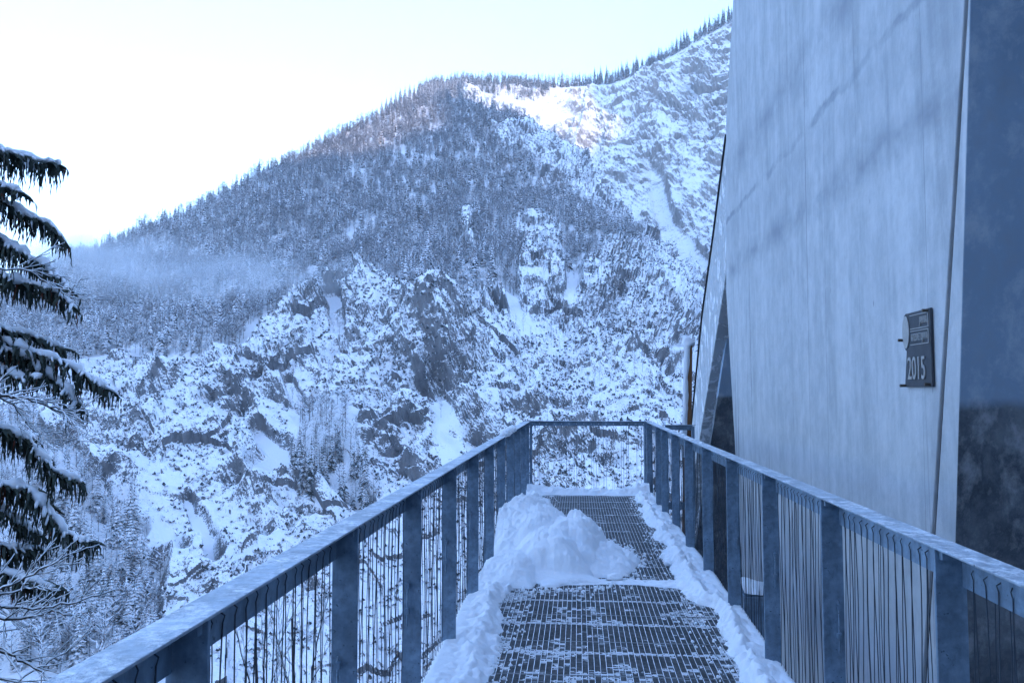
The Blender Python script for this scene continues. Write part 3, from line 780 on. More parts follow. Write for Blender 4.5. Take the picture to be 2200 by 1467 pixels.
# ---------- snow on the walkway
def bank(name, label, ys, x_out, x_in, hfun, seed, sgn):
    """x_out: side under the ropes, x_in: side on the grating"""
    nc = 34; u = np.linspace(0, 1, nc)
    YY, UU = np.meshgrid(ys, u, indexing='ij')
    xo = x_out(ys)[:, None]; xi = x_in(ys)[:, None]
    XX = xo + (xi - xo) * UU
    P = np.stack([XX, YY, 0 * XX], -1)
    prof = np.minimum(1, (UU / .10)) ** .6 * (1 - sstep(.62, 1.0, UU) ** 1.1)
    prof *= .62 + .55 * np.exp(-((UU - .68) / .16) ** 2)
    H = hfun(ys)[:, None] * prof
    lump = (np.abs(vnoise(P / .13, seed)) - .3) * .045 + (np.abs(vnoise(P / .055, seed + 3)) - .3) * .030 + fbm(P / .03, 3, seed + 9) * .008
    H = H + lump * sstep(.10, .45, UU) * (1 - sstep(.93, 1, UU)) - .012 * sstep(.93, 1, UU) - .02 * (UU < .001)
    P[..., 2] = H + .002
    P[..., 0] += sgn * .012 * fbm(P / .06, 2, seed + 20) * sstep(.3, .6, UU)
    F = grid_faces(len(ys), nc)
    o = link(name, np_mesh(name, P.reshape(-1, 3), F if sgn > 0 else F[:, ::-1], True), M['snow'])
    tag(o, label, 'snow'); return o
ys = np.arange(-1.2, YE - .02, .012)
flute = lambda y: .012 * np.abs(np.sin(y * math.pi / .085)) + .01 * vnoise(np.stack([y / .5, 0 * y, 0 * y], -1), 4)
nsy = lambda y, s, sc: fbm(np.stack([y / sc, 0 * y, 0 * y], -1), 4, s)
bank('snow_bank', 'long low snow bank under the left railing at the walkway edge', ys, lambda y: XL - .098 + flute(y), lambda y: XL + .24 + .08 * nsy(y, 31, .5) + .04 * np.exp(-((y - 5.2) / 1.2) ** 2),
     lambda y: .068 + .026 * nsy(y, 35, .6), 41, 1)
bank('snow_bank', 'long low snow bank under the right railing at the walkway edge', ys, lambda y: XR + .096 - flute(y), lambda y: XR - .20 - .07 * nsy(y, 51, .5) - .10 * np.exp(-((y - 6.9) / .4) ** 2) + .05 * sstep(8, 4, y),
     lambda y: .072 + .028 * nsy(y, 55, .6) - .02 * sstep(7, 11, y), 61, -1)
# bank along the end railing
xs_ = np.arange(XL - .03, XR + .03, .014); us = np.linspace(0, 1, 20); XX, UU = np.meshgrid(xs_, us, indexing='ij')
P = np.stack([XX, YE + .03 - (.34 + .05 * nsy(xs_, 71, .3))[:, None] * UU, 0 * XX], -1)
hh = (.085 + .045 * nsy(xs_, 73, .3) + .05 * np.exp(-((xs_ - XR) / .25) ** 2) + .06 * np.exp(-((xs_ - XL) / .15) ** 2))[:, None]
P[..., 2] = hh * (1 - sstep(.35, 1, UU)) + .018 * fbm(P / .07, 3, 75) * (1 - sstep(.8, 1, UU)) - .008 * (UU > .98)
tag(link('snow_bank', np_mesh('end_bank', P.reshape(-1, 3), grid_faces(*P.shape[:2])[:, ::-1], True), M['snow']), 'ragged snow strip at the foot of the far end railing', 'snow')
# shovelled heap
nx, ny = 190, 230
gxs, gys = np.linspace(XL - .04, .62, nx), np.linspace(6.45, 10.2, ny); GX, GY = np.meshgrid(gxs, gys)
def hump(cx, cy, rx, ry, h, p=2.0):
    return h * np.clip(1 - (np.abs((GX - cx) / rx) ** p + np.abs((GY - cy) / ry) ** p), -1, 1)
W3 = np.stack([GX, GY, 0 * GX], -1); wxx = .06 * fbm(W3 / .3, 3, 600); wyy = .10 * fbm(W3 / .3, 3, 604)
GX0, GY0 = GX, GY; GX, GY = GX + wxx, GY + wyy
Hh = np.maximum.reduce([hump(-.55, 8.6, .50, 1.25, .47), hump(-.33, 8.05, .42, .85, .46), hump(-.03, 7.75, .36, .62, .41, 2.4), hump(-.22, 7.45, .40, .55, .33, 2.6), hump(.20, 7.65, .34, .55, .20), hump(-.58, 7.15, .32, .65, .17), hump(-.25, 7.0, .42, .30, .07)])
GX, GY = GX0, GY0
cl = np.clip(Hh / .12, 0, 1)
P3 = np.stack([GX, GY, Hh], -1)
Hh = Hh + cl * (.45 + .55 * sstep(7.35, 8.0, GY + .25 * GX)) * (.055 * (np.abs(vnoise(P3 / .17, 611)) - .35) + .040 * (np.abs(vnoise(P3 / .075, 615)) - .35) + .020 * np.abs(vnoise(P3 / .035, 617)) + .010 * fbm(P3 / .03, 3, 612))
Hh = np.where(Hh < .004, -.02, Hh)
tag(link('snow_heap', np_mesh('snow_heap', np.stack([GX, GY, Hh], -1).reshape(-1, 3), grid_faces(ny, nx), True), M['snow']), 'large shovelled heap of lumpy snow on the left of the walkway', 'snow')
# low ridge left by the shovel, across the walkway
xs_ = np.arange(-.62, XR - .05, .012); us = np.linspace(-1, 1, 22); XX, UU = np.meshgrid(xs_, us, indexing='ij')
mid = 6.93 + .05 * nsy(xs_, 81, .5) - .10 * sstep(.4, 1.0, xs_) + .12 * sstep(-.1, -.6, xs_)
P = np.stack([XX, mid[:, None] + UU * (.10 + .05 * sstep(.3, 1, xs_))[:, None], 0 * XX], -1)
P[..., 2] = (.016 + .012 * nsy(xs_, 83, .3) + .025 * sstep(.5, 1, xs_))[:, None] * (1 - UU ** 2) + .010 * fbm(P / .05, 3, 85) * (1 - UU ** 2) - .006 * (np.abs(UU) > .9)
tag(link('snow_ridge', np_mesh('snow_ridge', P.reshape(-1, 3), grid_faces(*P.shape[:2])[:, ::-1], True), M['snow']), 'thin ridge of snow left across the grating beside the heap', 'snow')
# loose lumps
def lump(x, y, z, r, label, seed, parent=None, name='snow_lump', flat=.8):
    n1, n2 = 12, 16; th = np.linspace(0, math.pi, n1)[:, None]; ph_ = np.linspace(0, 2 * math.pi, n2)[None]
    d = np.stack([np.sin(th) * np.cos(ph_), np.sin(th) * np.sin(ph_), np.cos(th) + 0 * ph_], -1)
    d[:, -1] = d[:, 0]
    k = 1 + .22 * fbm(d * 1.8 + seed, 3, seed)
    P = d * (k * r)[..., None]; P[..., 2] *= flat
    o = link(name, np_mesh(name, P.reshape(-1, 3), grid_faces(n1, n2), True), M['snow'], parent); o.location = (x, y, z)
    if parent is None: tag(o, label, 'snow')
    return o
lump(.30, 6.98, .022, .075, 'small flat snow lump lying on the grating beside the heap', 3, flat=.45)
lump(.80, 7.55, .03, .035, 'round snowball on the grating beside the right snow bank', 5)
for k in range(9):
    lump(rs.uniform(XL - .07, XL - .005), 8.7 + .18 * k + rs.uniform(-.05, .05), 1.108, rs.uniform(.03, .062), 'clump of snow sitting on the left handrail near the heap', 20 + k, flat=.75)['group'] = 'snow clumps on the left handrail'
for k in range(7):
    lump(XR + rs.uniform(.02, .07), 7.6 + .45 * k + rs.uniform(-.1, .1), 1.103, rs.uniform(.018, .034), 'clump of snow sitting on the right handrail near the far end', 40 + k, flat=.5)['group'] = 'snow clumps on the right handrail'

# crumbs fallen from heap and banks
mbc = MB(); rc = random.Random(8)
def crumb(x, y, r):
    top = (x + rc.uniform(-.3, .3) * r, y, r * rc.uniform(.7, 1.2)); k = 6; a0 = rc.random() * 6
    ring_ = [(x + r * rc.uniform(.7, 1.2) * math.cos(a0 + 6.283 * i / k), y + r * rc.uniform(.7, 1.2) * math.sin(a0 + 6.283 * i / k), -.002) for i in range(k)]
    mid_ = [(x + (p[0] - x) * .8, y + (p[1] - y) * .8, r * rc.uniform(.45, .75)) for p in ring_]
    mbc.add(ring_ + mid_ + [top], [(i, (i + 1) % k, k + (i + 1) % k, k + i) for i in range(k)] + [(k + i, k + (i + 1) % k, 2 * k) for i in range(k)])
for k in range(900):
    y = rc.uniform(2.5, 12.5); e = abs(rc.gauss(0, .09))
    if k % 3 == 0: crumb(XL + .27 + e, y, rc.uniform(.004, .014))
    elif k % 3 == 1: crumb(XR - .20 - e, y, rc.uniform(.004, .014))
    else:
        a = rc.uniform(-2.2, 1.6); q = 1 + abs(rc.gauss(0, .12)); crumb(max(XL + .1, -.12 + .62 * q * math.cos(a)), 7.8 + 1.15 * q * math.sin(a), rc.uniform(.005, .02))
tag(mbc.build('snow_crumbs', M['snow'], None, True), 'loose snow crumbs scattered over the grating around the heap and banks', 'snow', kind='stuff')

# =================================================================== CONCRETE BUILDING
XW = 2.0
def wpt(px, X=XW): return np.array(at_x(float(px[0]), float(px[1]), X))
def ext(a, b, z):                       # point of line a-b at height z
    k = (z - a[2]) / (b[2] - a[2]); return a + (b - a) * k
ZT, ZB = 9.5, -4.5
def slab(name, ring, dx, mats, parent, bev=.006):
    A = [tuple(p) for p in ring]; B = [(p[0] + dx, p[1], p[2]) for p in ring]
    mb = MB(); mb.prism(A, B); o = mb.build(name, mats, parent); fix_normals(o)
    if bev: bevel(o, bev, 2)
    return o
bld = empty('concrete_building', (XW, 6, 0)); tag(bld, 'tall raw concrete building with a slanted wall joint beside the right railing', 'building')
def local(ring): return [np.array(p) - np.array([XW, 6, 0]) for p in ring]
far = [wpt((1582, 1010)), wpt((1580, 975)), wpt((1560, 625)), wpt((1560, 255)), wpt((1575, 0))]
gl = (wpt((2072, 0)), wpt((2001, 1140))); gr_ = (wpt((2080, 0)), wpt((2009.5, 1140))); cn = (wpt((2084.5, 0)), wpt((2053, 1140)))
up = lambda p: np.array([p[0], p[1], ZT])
ring = [ext(far[1], far[0], ZB)] + far[1:] + [ext(far[3], far[4], ZT), up(gl[0]), gl[0], ext(*gl, ZB)]
slab('wall', local(ring), .34, M['wall'], bld)
# corner block: pale strip on the walkway side, shade-tinted, wet-stained face towards the camera
ring = [ext(*gr_, ZB), gr_[0], up(gr_[0]), up(cn[0]), cn[0], ext(*cn, ZB)]
slab('gap_shade_strip', local([ext(*gl, ZB) + np.array([.02, .004, 0]), gl[0] + np.array([.02, .004, 0]), up(gl[0]) + np.array([.02, .004, 0]), up(gr_[0]) + np.array([.02, -.004, 0]), gr_[0] + np.array([.02, -.004, 0]), ext(*gr_, ZB) + np.array([.02, -.004, 0])]), .05, M['dark'], bld, 0)  # black strip added inside the open gap to stand for its shade
o = slab('corner_block', local(ring), 4.2, [M['strip'], M['shaded_damp']], bld)
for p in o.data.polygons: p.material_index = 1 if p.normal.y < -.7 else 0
mb = MB(); mb.box(.345, 4.0, -1.0, 4.2, ZB, ZT - .1); mb.build('core', M['dark'], bld)
# the leaning end slab with its frost, and the dark recess between it and the wall
XS = XW + .03
lp = [wpt(q, XS) for q in ((1483.5, 941), (1509, 680), (1534, 500), (1551, 368), (1561, 290))]
rp = [wpt(q, XS) for q in ((1503, 941), (1545, 680), (1564, 560), (1570, 330))]
ring = [ext(lp[1], lp[0], -1.6)] + lp + rp[::-1] + [ext(rp[1], rp[0], -1.6)]
slab('leaning_slab', local(ring), .20, M['frost'], bld, .01)
mb = MB(); mb.tube([p - np.array([XW + .004, 6, 0]) for p in [ext(lp[1], lp[0], .3)] + lp], .022, 6); mb.build('seal_strip', M['dark'], bld)
rg = [np.array(at_y(float(a), float(b), 12.25)) - np.array([XW, 6, 0]) for a, b in ((1445, 1500), (1527, 953), (1563, 719), (1567, 600), (1700, 600), (1700, 1500))]
mb = MB(); mb.prism(rg, [p + np.array([0, .15, 0]) for p in rg]); fix_normals(mb.build('recess_wall', M['shaded_damp'], bld))
mb = MB(); mb.box(.345, 4.0, 4.25, 6.4, 3.61, 3.8); mb.build('recess_ceiling', M['strip'], bld)
mb = MB(); mb.box(-.62, 4.0, 3.0, 9.5, -3.4, -3.02); mb.build('recess_floor', M['shaded_damp'], bld)
# ledge at deck level between railing and wall
fo = empty('foundation_ledge', (1.3, 7, -.5)); tag(fo, 'snow topped concrete ledge at deck level below the wall', 'ledge')
mb = MB(); mb.box(.06, .31, 0, .5, -.1, .38); bevel(mb.build('slab', M['steel'], fo), .01)
P = np.stack(np.meshgrid(np.linspace(.065, .305, 40), np.linspace(.01, .49, 30)), -1); P = np.concatenate([P, np.zeros(P.shape[:2] + (1,))], -1)
P[..., 2] = .385 + .03 * (1 - np.abs(P[..., 1] - .25) / .25) ** .5 + .05 * np.exp(-((P[..., 0] - .1) / .12) ** 2) * (1 - np.abs(P[..., 1] - .25) / .25) ** .5 + .02 * fbm(P / .15, 3, 620)
link('snow_cover', np_mesh('ledge_snow', P.reshape(-1, 3), grid_faces(30, 40), True), M['snow'], fo)

# ---------- plaque on the wall
def on_wall(px, py): return wpt((px, py))
c0, c1 = on_wall(1948, 745), on_wall(2008, 745)
yf, yn = c0[1], c1[1]; Wp = yf - yn
zt, zb = on_wall(1975, 668)[2], on_wall(1982, 831)[2]; Hp = zt - zb
pq = empty('plaque', (XW - .006, yf, zb)); tag(pq, 'dark cast iron plaque dated 2015 bolted to the concrete wall', 'plaque')
pq.rotation_euler = Euler((R(90), 0, R(-90)))        # local x along the text, y up, z out of the wall
mb = MB(); nb = 28; ring = [(0.0, 0, 0), (Wp, 0, 0), (Wp, Hp, 0), (.16 * Wp, Hp * .985, 0)]
er = (.155 * Wp, .255 * Hp); ec = (.135 * Wp, .74 * Hp)
arc = [(ec[0] + er[0] * math.cos(a), ec[1] + er[1] * math.sin(a), 0) for a in np.linspace(R(80), R(265), 20)]
ring = [(.02 * Wp, 0, 0), (Wp, 0, 0), (Wp, Hp, 0)] + arc
mb.prism(ring, [(x, y, .014) for x, y, _ in ring]); bevel(fix_normals(mb.build('plate', M['iron'], pq)), .002, 2)
mb = MB(); e2 = [(ec[0] + er[0] * .82 * math.cos(a), ec[1] + er[1] * .86 * math.sin(a), .0145) for a in np.linspace(0, 2 * math.pi, 40)[:-1]]
mb.prism(e2, [(x, y, .020) for x, y, _ in e2]); bevel(fix_normals(mb.build('disc', M['letter'], pq)), .0015, 2)
def bar(x0, x1, y0, y1): mb = MB(); mb.box(x0, x1, y0, y1, .0145, .0185); mb.build('raised_line', M['letter'], pq)
lw = .0045; bx0, bx1 = .30 * Wp, .95 * Wp
for y0, y1 in ((.765 * Hp, .955 * Hp), (.555 * Hp, .745 * Hp)):
    bar(bx0, bx1, y0, y0 + lw); bar(bx0, bx1, y1 - lw, y1); bar(bx1 - .007, bx1, y0 + lw + .0005, y1 - lw - .0005)
def text(s, x1, y0, width, height, name):
    cu = bpy.data.curves.new('text', 'FONT'); cu.body = s; cu.extrude = .003; cu.align_x = 'LEFT'
    ob = bpy.data.objects.new('text', cu); COL.objects.link(ob)
    dg = bpy.context.evaluated_depsgraph_get(); dg.update()
    me = bpy.data.meshes.new_from_object(ob.evaluated_get(dg)); bpy.data.objects.remove(ob)
    co = np.zeros(len(me.vertices) * 3, np.float32); me.vertices.foreach_get('co', co); co = co.reshape(-1, 3)
    mn, mx = co[:, :2].min(0), co[:, :2].max(0)
    co[:, 0] = (co[:, 0] - mn[0]) / (mx[0] - mn[0]) * width + x1 - width
    co[:, 1] = (co[:, 1] - mn[1]) / (mx[1] - mn[1]) * height + y0
    co[:, 2] += .0175
    me.vertices.foreach_set('co', co.ravel()); me.materials.clear()
    return link(name, me, M['letter'], pq)
text('JAVNA', bx1 - .012, .785 * Hp, .27 * Wp, .13 * Hp, 'lettering')
text('RAZSVETLJAVA', bx1 - .012, .575 * Hp, .57 * Wp, .13 * Hp, 'lettering')
text('2015', .80 * Wp, .10 * Hp, .62 * Wp, .30 * Hp, 'lettering')
for bx, by in ((.03 * Wp, .02 * Hp), (.93 * Wp, .03 * Hp), (.93 * Wp, .97 * Hp), (.01 * Wp, .64 * Hp)):
    mb = MB(); mb.tube([(bx, by, -.018), (bx, by, .045)], .009, 8); mb.build('bolt', M['bolt'], pq)

# ---------- timber post with its cap of snow
pb, pt = np.array(at_y(1469., 1085., 12.0)), np.array(at_y(1478.5, 742., 12.0))
po = empty('timber_post', tuple(pb)); tag(po, 'orange brown timber post capped with snow, behind the railing beside the slab', 'post')
dv = pt - pb; mb = MB()
sq = lambda c, a, b: [(c[0] - a, c[1] - b, c[2]), (c[0] + a, c[1] - b, c[2]), (c[0] + a, c[1] + b, c[2]), (c[0] - a, c[1] + b, c[2])]
mb.prism(sq((0, 0, -1.6), .055, .05), sq(dv, .055, .05)); bevel(fix_normals(mb.build('shaft', M['wood'], po)), .006, 2)
nn = 60; u = np.linspace(.30, 1, nn)[:, None]; q = np.linspace(0, 1, 9)[None]
base = u[..., None] * dv[None, None]
wdt = .058 + .018 * fbm(np.stack([u[:, 0] * 9, 0 * u[:, 0], 0 * u[:, 0]], -1), 3, 640)[:, None]
P = base + np.stack([-.062 + (wdt + .02) * q, -.054 - .016 * np.sin(math.pi * q) - .006 * vnoise(np.stack([q * 3 + 0 * u, u * 22 + 0 * q, 0 * u * q], -1), 9) * np.sin(math.pi * q), 0 * q * u], -1)
link('snow_crust', np_mesh('snow_crust', P.reshape(-1, 3), grid_faces(nn, 9), True), M['bsnow'], po)
lump(dv[0], dv[1], dv[2] + .035, .088, '', 9, po, 'snow_cap', 1.05)

# =================================================================== NEAR TREES
# spruce at the left edge
DT = 9.0
trunk_px = -95
tb, tt = at_depth(np.array(trunk_px), np.array(2100.), np.array(DT)), at_depth(np.array(trunk_px), np.array(-350.), np.array(DT))
zg = -6.8
sp = empty('spruce', (tb[0], tb[1], zg)); tag(sp, 'large spruce at the left edge with drooping dark boughs under thick snow', 'tree'); SPO = np.array([tb[0], tb[1], zg])
mb = MB(); mb.tube([(0, 0, 0), (0, 0, 5), (0.02, 0, 9), (0, 0, 14.5)], [.24, .19, .11, .01], 10); mb.build('trunk', M['bark'], sp)
def shaggy(mb, p, d, L, w0, rs, m=0):
    """one hanging twig with its bristle of needles"""
    n = max(3, int(L / .035)); pts, rad = [], []
    side = Vector((rs.uniform(-.3, .3), rs.uniform(-.3, .3), 0))
    for k in range(n + 1):
        u = k / n; q = Vector(p) + Vector(d) * L * u + side * L * .25 * u * u + Vector((rs.uniform(-.006, .006), rs.uniform(-.006, .006), 0))
        pts.append(q); rad.append(w0 * (1 - .7 * u) * (1.25 if k % 2 else .6))
    rad[-1] = .002
    mb.tube(pts, rad, 3, m, False)
def bough(pts, rs, droop, dens=1.0, snow=1.0):
    pts = [Vector(p) for p in pts]
    # resample
    seg = [0]; 
    for a, b in zip(pts, pts[1:]): seg.append(seg[-1] + (b - a).length)
    L = seg[-1]; n = max(8, int(L / .05)); path = []
    for k in range(n + 1):
        s_ = L * k / n; j = max(i for i in range(len(seg)) if seg[i] <= s_ + 1e-9); j = min(j, len(pts) - 2)
        path.append(pts[j].lerp(pts[j + 1], (s_ - seg[j]) / (seg[j + 1] - seg[j])) + Vector((rs.uniform(-.01, .01), rs.uniform(-.02, .02), rs.uniform(-.012, .012))))
    stem, need, sn = MB(), MB(), MB()
    stem.tube(path, [max(.004, .022 * (1 - k / n)) for k in range(n + 1)], 6)
    sides = []
    for k in range(1, n + 1):
        u = k / n; p = path[k]; t_ = (path[min(k + 1, n)] - path[k - 1]).normalized()
        # side branchlets, out to both sides and drooping
        for sd in (-1, 1):
            if rs.random() < .85 * dens:
                side = t_.cross(Vector((0, 0, 1))).normalized() * sd
                Ls = rs.uniform(.10, .34) * (1 - .45 * u) + .03
                q = [p]
                for j in range(1, 5):
                    f = j / 4; q.append(p + side * Ls * f * .8 + t_ * Ls * .55 * f + Vector((0, 0, -Ls * .30 * f * f)))
                need.tube(q, [.014, .020, .022, .018, .003], 3, 0, False)
                sides.append(q)
                for j in range(1, 5):
                    for _ in range(2):
                        if rs.random() < .72: shaggy(need, q[j], (rs.uniform(-.15, .15), rs.uniform(-.15, .15), -1), droop * rs.uniform(.2, 1.0) ** 1.3 * (1 - .35 * u), .014, rs, 1 if rs.random() < .05 else (2 if rs.random() < .12 else 0))
        for _ in range(2):
            shaggy(need, p, (rs.uniform(-.2, .2), rs.uniform(-.2, .2), -1), droop * rs.uniform(.35, 1.05) * (1 - .35 * u), .018, rs, 1 if rs.random() < .06 else 0)
    # snow: thick lumpy strip along the top, thinner on the side branchlets
    rad = []
    for k in range(n + 1):
        rad.append(max(.012, snow * (.034 + .016 * math.sin(k * .9 + rs.random()) + rs.uniform(-.010, .014)) * (1 - .35 * (k / n) ** 3)))
    sn.tube([p + Vector((0, 0, .030)) for p in path], [r * 1.25 for r in rad], 8)
    for q in sides:
        if rs.random() < .75:
            e = rs.choice((1, 2, 2, 3)); rr_ = [.024 * snow] + [.022 * snow * rs.uniform(.5, 1.1) for _ in range(e)]; rr_[-1] *= .6
            sn.tube([a + Vector((0, 0, .020)) for a in q[:e + 1]], rr_, 6)
    return stem, need, sn
BOUGHS = [([(-95, 268), (0, 325), (40, 335), (75, 347), (127, 356)], .42, .95), ([(-95, 352), (0, 398), (38, 412)], .22, .9), ([(-95, 380), (0, 428), (50, 462), (95, 478), (132, 512)], .36, 1.1),
          ([(-95, 470), (0, 512), (60, 552), (95, 570), (145, 618)], .36, 1.0), ([(-95, 545), (0, 590), (60, 612), (110, 622), (152, 655)], .34, 1.0), ([(-95, 655), (0, 705), (70, 722), (140, 752)], .24, .8),
          ([(-95, 680), (0, 730), (60, 752), (140, 782), (190, 808), (226, 838)], .36, .95), ([(-95, 715), (0, 745), (60, 770), (95, 800), (140, 832), (165, 866)], .30, 1.1), ([(-95, 750), (0, 790), (45, 812), (90, 815)], .28, 1.0),
          ([(-95, 870), (0, 918), (55, 942), (90, 985), (110, 1010), (168, 1034)], .40, 1.0), ([(-95, 985), (0, 1040), (60, 1052), (95, 1085), (140, 1145), (190, 1166)], .42, 1.05), ([(-95, 1050), (0, 1090), (40, 1120), (85, 1150)], .34, 1.1),
          ([(-95, 1115), (0, 1172), (50, 1182), (85, 1180)], .40, .8), ([(-95, 1180), (0, 1225), (40, 1240), (110, 1262)], .34, .8)]
rs = random.Random(77)
for k, (pp, droop, sw) in enumerate(BOUGHS):
    off = rs.uniform(-.3, .3)
    P = [at_depth(np.array(float(x)), np.array(float(y)), np.array(DT + off * (j / (len(pp) - 1)))) - SPO for j, (x, y) in enumerate(pp)]
    stem, need, sn = bough(P, rs, droop, 1.0, sw)
    b = stem.build('bough', M['bark'], sp, True); need.build('needles', [M['needle'], M['tip'], M['bsnow']], b); sn.build('snow_load', M['bsnow'], b, True)
for k in range(16):                     # boughs on the other sides of the tree, outside the picture
    a = rs.uniform(R(150), R(215)); z = 1.5 + k * .72; L = max(.5, 2.2 * (1 - z / 15)); c, s_ = math.cos(a), math.sin(a)
    P = [(c * L * f, s_ * L * f, z - .35 * L * f + .1 * L * f * f) for f in (0, .35, .7, 1)]
    stem, need, sn = bough(P, rs, .34, .5, 1.0)
    b = stem.build('bough', M['bark'], sp, True); need.build('needles', [M['needle'], M['tip'], M['bsnow']], b); sn.build('snow_load', M['bsnow'], b, True)

# leafless trees whose snow lined branches reach into the picture
def twigs(mb, sn, path, r0, rs, depth, dirn):
    n = len(path); rr_ = [max(.0022, r0 * (1 - .82 * k / (n - 1))) for k in range(n)]
    mb.tube(path, rr_, 6 if r0 > .01 else 4, 0)
    sn.tube([p + Vector((0, 0, r * .75 + .002)) for p, r in zip(path, rr_)], [r * .72 + .0022 for r in rr_], 5)
    if depth <= 0: return
    Lt = sum((b - a).length for a, b in zip(path, path[1:]))
    for k in range(1, n - 1):
        for _ in range(1 if depth > 1 else 2):
            if rs.random() < .62:
                t_ = (path[k + 1] - path[k - 1]).normalized(); L = Lt * rs.uniform(.18, .45) * (1 - .5 * k / n)
                d = (t_ + Vector((rs.uniform(-.6, .6), rs.uniform(-.8, .8), rs.uniform(-.55, .75)))).normalized()
                q = [path[k]]
                for j in range(1, 6):
                    q.append(q[-1] + (d + Vector((rs.uniform(-.18, .18), rs.uniform(-.18, .18), rs.uniform(-.12, .2)))).normalized() * L / 5)
                twigs(mb, sn, q, rr_[k] * .6, rs, depth - 1, dirn)
def px_path(pp, d0, d1, n, rs):
    P = [Vector(at_depth(np.array(float(x)), np.array(float(y)), np.array(d0 + (d1 - d0) * j / (len(pp) - 1)))) for j, (x, y) in enumerate(pp)]
    out = []
    for a, b in zip(P, P[1:]):
        for k in range(n): out.append(a.lerp(b, k / n) + Vector((rs.uniform(-.01, .01), rs.uniform(-.02, .02), rs.uniform(-.012, .012))))
    return out + [P[-1]]
def bare_tree(name, label, branches, dd, trunk_top_px, gz, r, rs, depth=2):
    top = Vector(at_depth(np.array(float(trunk_top_px[0])), np.array(float(trunk_top_px[1])), np.array(dd)))
    o = empty(name, (top.x, top.y, gz)); tag(o, label, 'tree'); O = Vector((top.x, top.y, gz))
    tr_ = MB(); tr_.tube([Vector((0, 0, 0)), Vector((.05, 0, (top.z - gz) * .5)), top - O, top - O + Vector((-.1, 0, 2.0))], [r * 1.5, r * 1.2, r, r * .2], 8); tr_.build('trunk', M['bark'], o, True)
    for pp, br, dep in branches:
        b_, s_ = MB(), MB(); pth = [p - O for p in px_path(pp, dd, dd + rs.uniform(-.4, .4), 4, rs)]
        twigs(b_, s_, pth, br, rs, dep, 1)
        q = b_.build('branch', M['bark'], o, True); s_.build('snow_line', M['bsnow'], q, True)
    return o
rs = random.Random(31)
bare_tree('leafless_tree', 'leafless tree whose snow lined branches cross the lower left corner', [
    ([(-110, 1290), (0, 1270), (55, 1240), (110, 1215), (150, 1190)], .012, 2), ([(-110, 1300), (10, 1275), (70, 1262), (130, 1268)], .010, 2), ([(-110, 1290), (0, 1300), (60, 1310), (115, 1300), (180, 1288), (255, 1265)], .013, 2),
    ([(-110, 1330), (0, 1330), (60, 1326), (110, 1312), (150, 1318), (178, 1330)], .014, 2), ([(-110, 1360), (0, 1398), (40, 1415), (88, 1445), (120, 1470)], .018, 1), ([(-110, 1440), (40, 1462), (110, 1420), (165, 1380)], .008, 1), ([(-110, 1250), (-10, 1300), (12, 1320), (8, 1380)], .008, 1)], 6.5, (-110, 1300), -5.5, .07, rs)
rs = random.Random(37)
bare_tree('leafless_tree', 'leafless tree whose thin branches cross the spruce boughs', [
    ([(-130, 840), (0, 851), (60, 857), (110, 874), (140, 884), (185, 882)], .016, 2), ([(-130, 850), (0, 853), (30, 870), (60, 912), (86, 938), (125, 950)], .010, 2), ([(130, 880), (155, 905), (175, 935), (215, 965)], .007, 1),
    ([(-130, 560), (0, 578), (55, 580), (100, 606), (150, 636), (185, 648)], .009, 2), ([(120, 622), (150, 625), (178, 598)], .004, 1)], 7.6, (-130, 850), -5.8, .06, rs)
rs = random.Random(41)
for pxx, pyy, L in ((640, 1450, 2), (560, 1460, 1)):
    bare_tree('leafless_shrub', 'leafless shrub seen through the ropes of the left railing' if L == 2 else 'smaller leafless shrub behind the nearest left railing panel',
              [([(pxx, pyy + 260), (pxx - 10, pyy + 60), (pxx - 40, pyy - 60), (pxx - 70, pyy - 170)], .014, 2), ([(pxx, pyy + 260), (pxx + 25, pyy + 40), (pxx + 40, pyy - 70), (pxx + 70, pyy - 190)], .013, 2), ([(pxx, pyy + 200), (pxx + 5, pyy), (pxx + 2, pyy - 140)], .010, 2)], 8.5, (pxx, pyy + 300), -5.5, .04, rs)

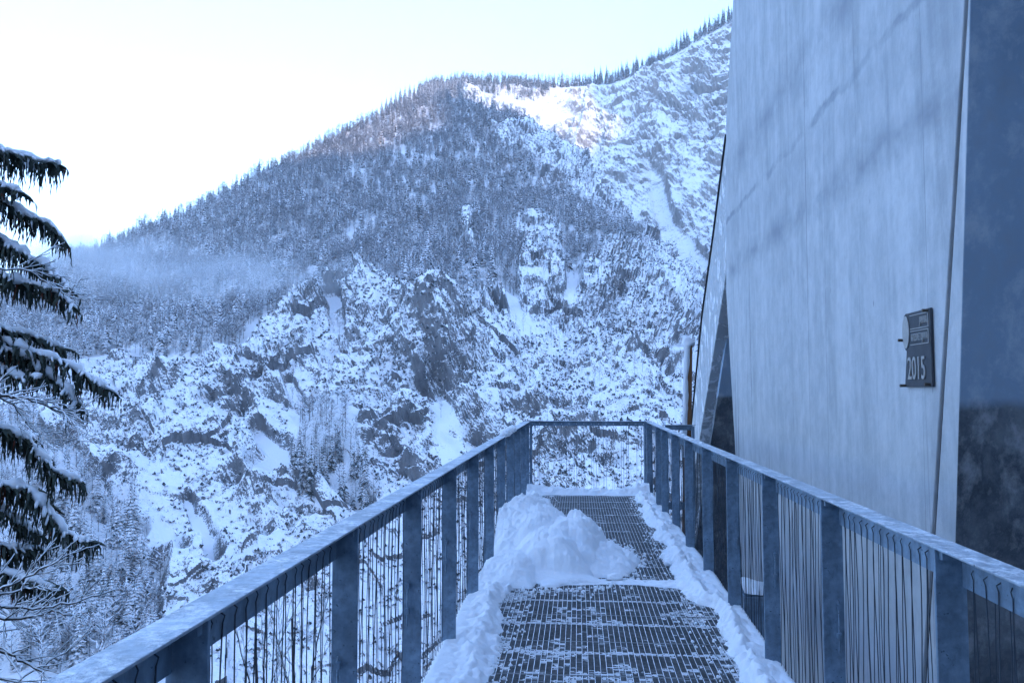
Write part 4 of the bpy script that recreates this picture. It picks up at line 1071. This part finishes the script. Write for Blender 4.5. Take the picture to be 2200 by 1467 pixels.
# =================================================================== AIR
MIST = .020
mb = MB(); mb.box(-9000, 9000, -9000, 9000, -178, 2100)
t = NT('haze_air'); t.n.remove(t.b)
pv = t.new('ShaderNodeVolumePrincipled'); pv.inputs['Color'].default_value = (.96, .975, 1, 1); pv.inputs['Density'].default_value = .00012; pv.inputs['Anisotropy'].default_value = .2
t.l(pv.outputs[0], t.n['Material Output'].inputs['Volume'])
hz = mb.build('haze', t.m); fix_normals(hz); tag(hz, 'thin cold blue haze in the air of the gorge', 'haze', kind='stuff')

# a bank of mist drifting across the wooded slope on the left
mist = []
for k, (px, py, d, rx, rz) in enumerate(((130, 560, 640, 115, 30), (340, 572, 620, 140, 27), (590, 610, 540, 115, 20))):
    c = at_depth(np.array(float(px)), np.array(float(py)), np.array(float(d)))
    P = []; n1, n2 = 16, 28
    th = np.linspace(0, math.pi, n1)[:, None]; ph_ = np.linspace(0, 2 * math.pi, n2)[None]
    dd_ = np.stack([np.sin(th) * np.cos(ph_), np.sin(th) * np.sin(ph_), np.cos(th) + 0 * ph_], -1); dd_[:, -1] = dd_[:, 0]
    t = NT('mist_air'); t.n.remove(t.b)
    pv = t.new('ShaderNodeVolumePrincipled'); pv.inputs['Color'].default_value = (.98, .985, 1, 1)
    tc = t.new('ShaderNodeTexCoord'); ln = t.new('ShaderNodeVectorMath', operation='LENGTH'); t.l(tc.outputs['Object'], ln.inputs[0])
    mp = t.new('ShaderNodeMapping'); t.l(tc.outputs['Object'], mp.inputs[0]); mp.inputs['Scale'].default_value = (2.6, 1.5, 1.0); mp.inputs['Location'].default_value = (k * 3.1, 0, 0)
    nn_ = t.noise(mp.outputs[0], 1.4, 3, .55)
    den = t.math('MULTIPLY', t.rng(ln.outputs['Value'], .25, .97, 1, 0), t.rng(nn_, .40, .68))
    t.l(t.math('MULTIPLY', den, MIST), pv.inputs['Density']); t.l(pv.outputs[0], t.n['Material Output'].inputs['Volume'])
    o = link('mist', np_mesh('mist', dd_.reshape(-1, 3), grid_faces(n1, n2)), t.m); fix_normals(o)
    o.location = c; o.scale = (rx, 70, rz)
    tag(o, ['thickest wisp of mist before the left skyline of the wooded ridge', 'pale wisp of mist across the middle of the wooded slope', 'thin low wisp of mist above the rocks of the left slope'][k], 'mist', kind='stuff')
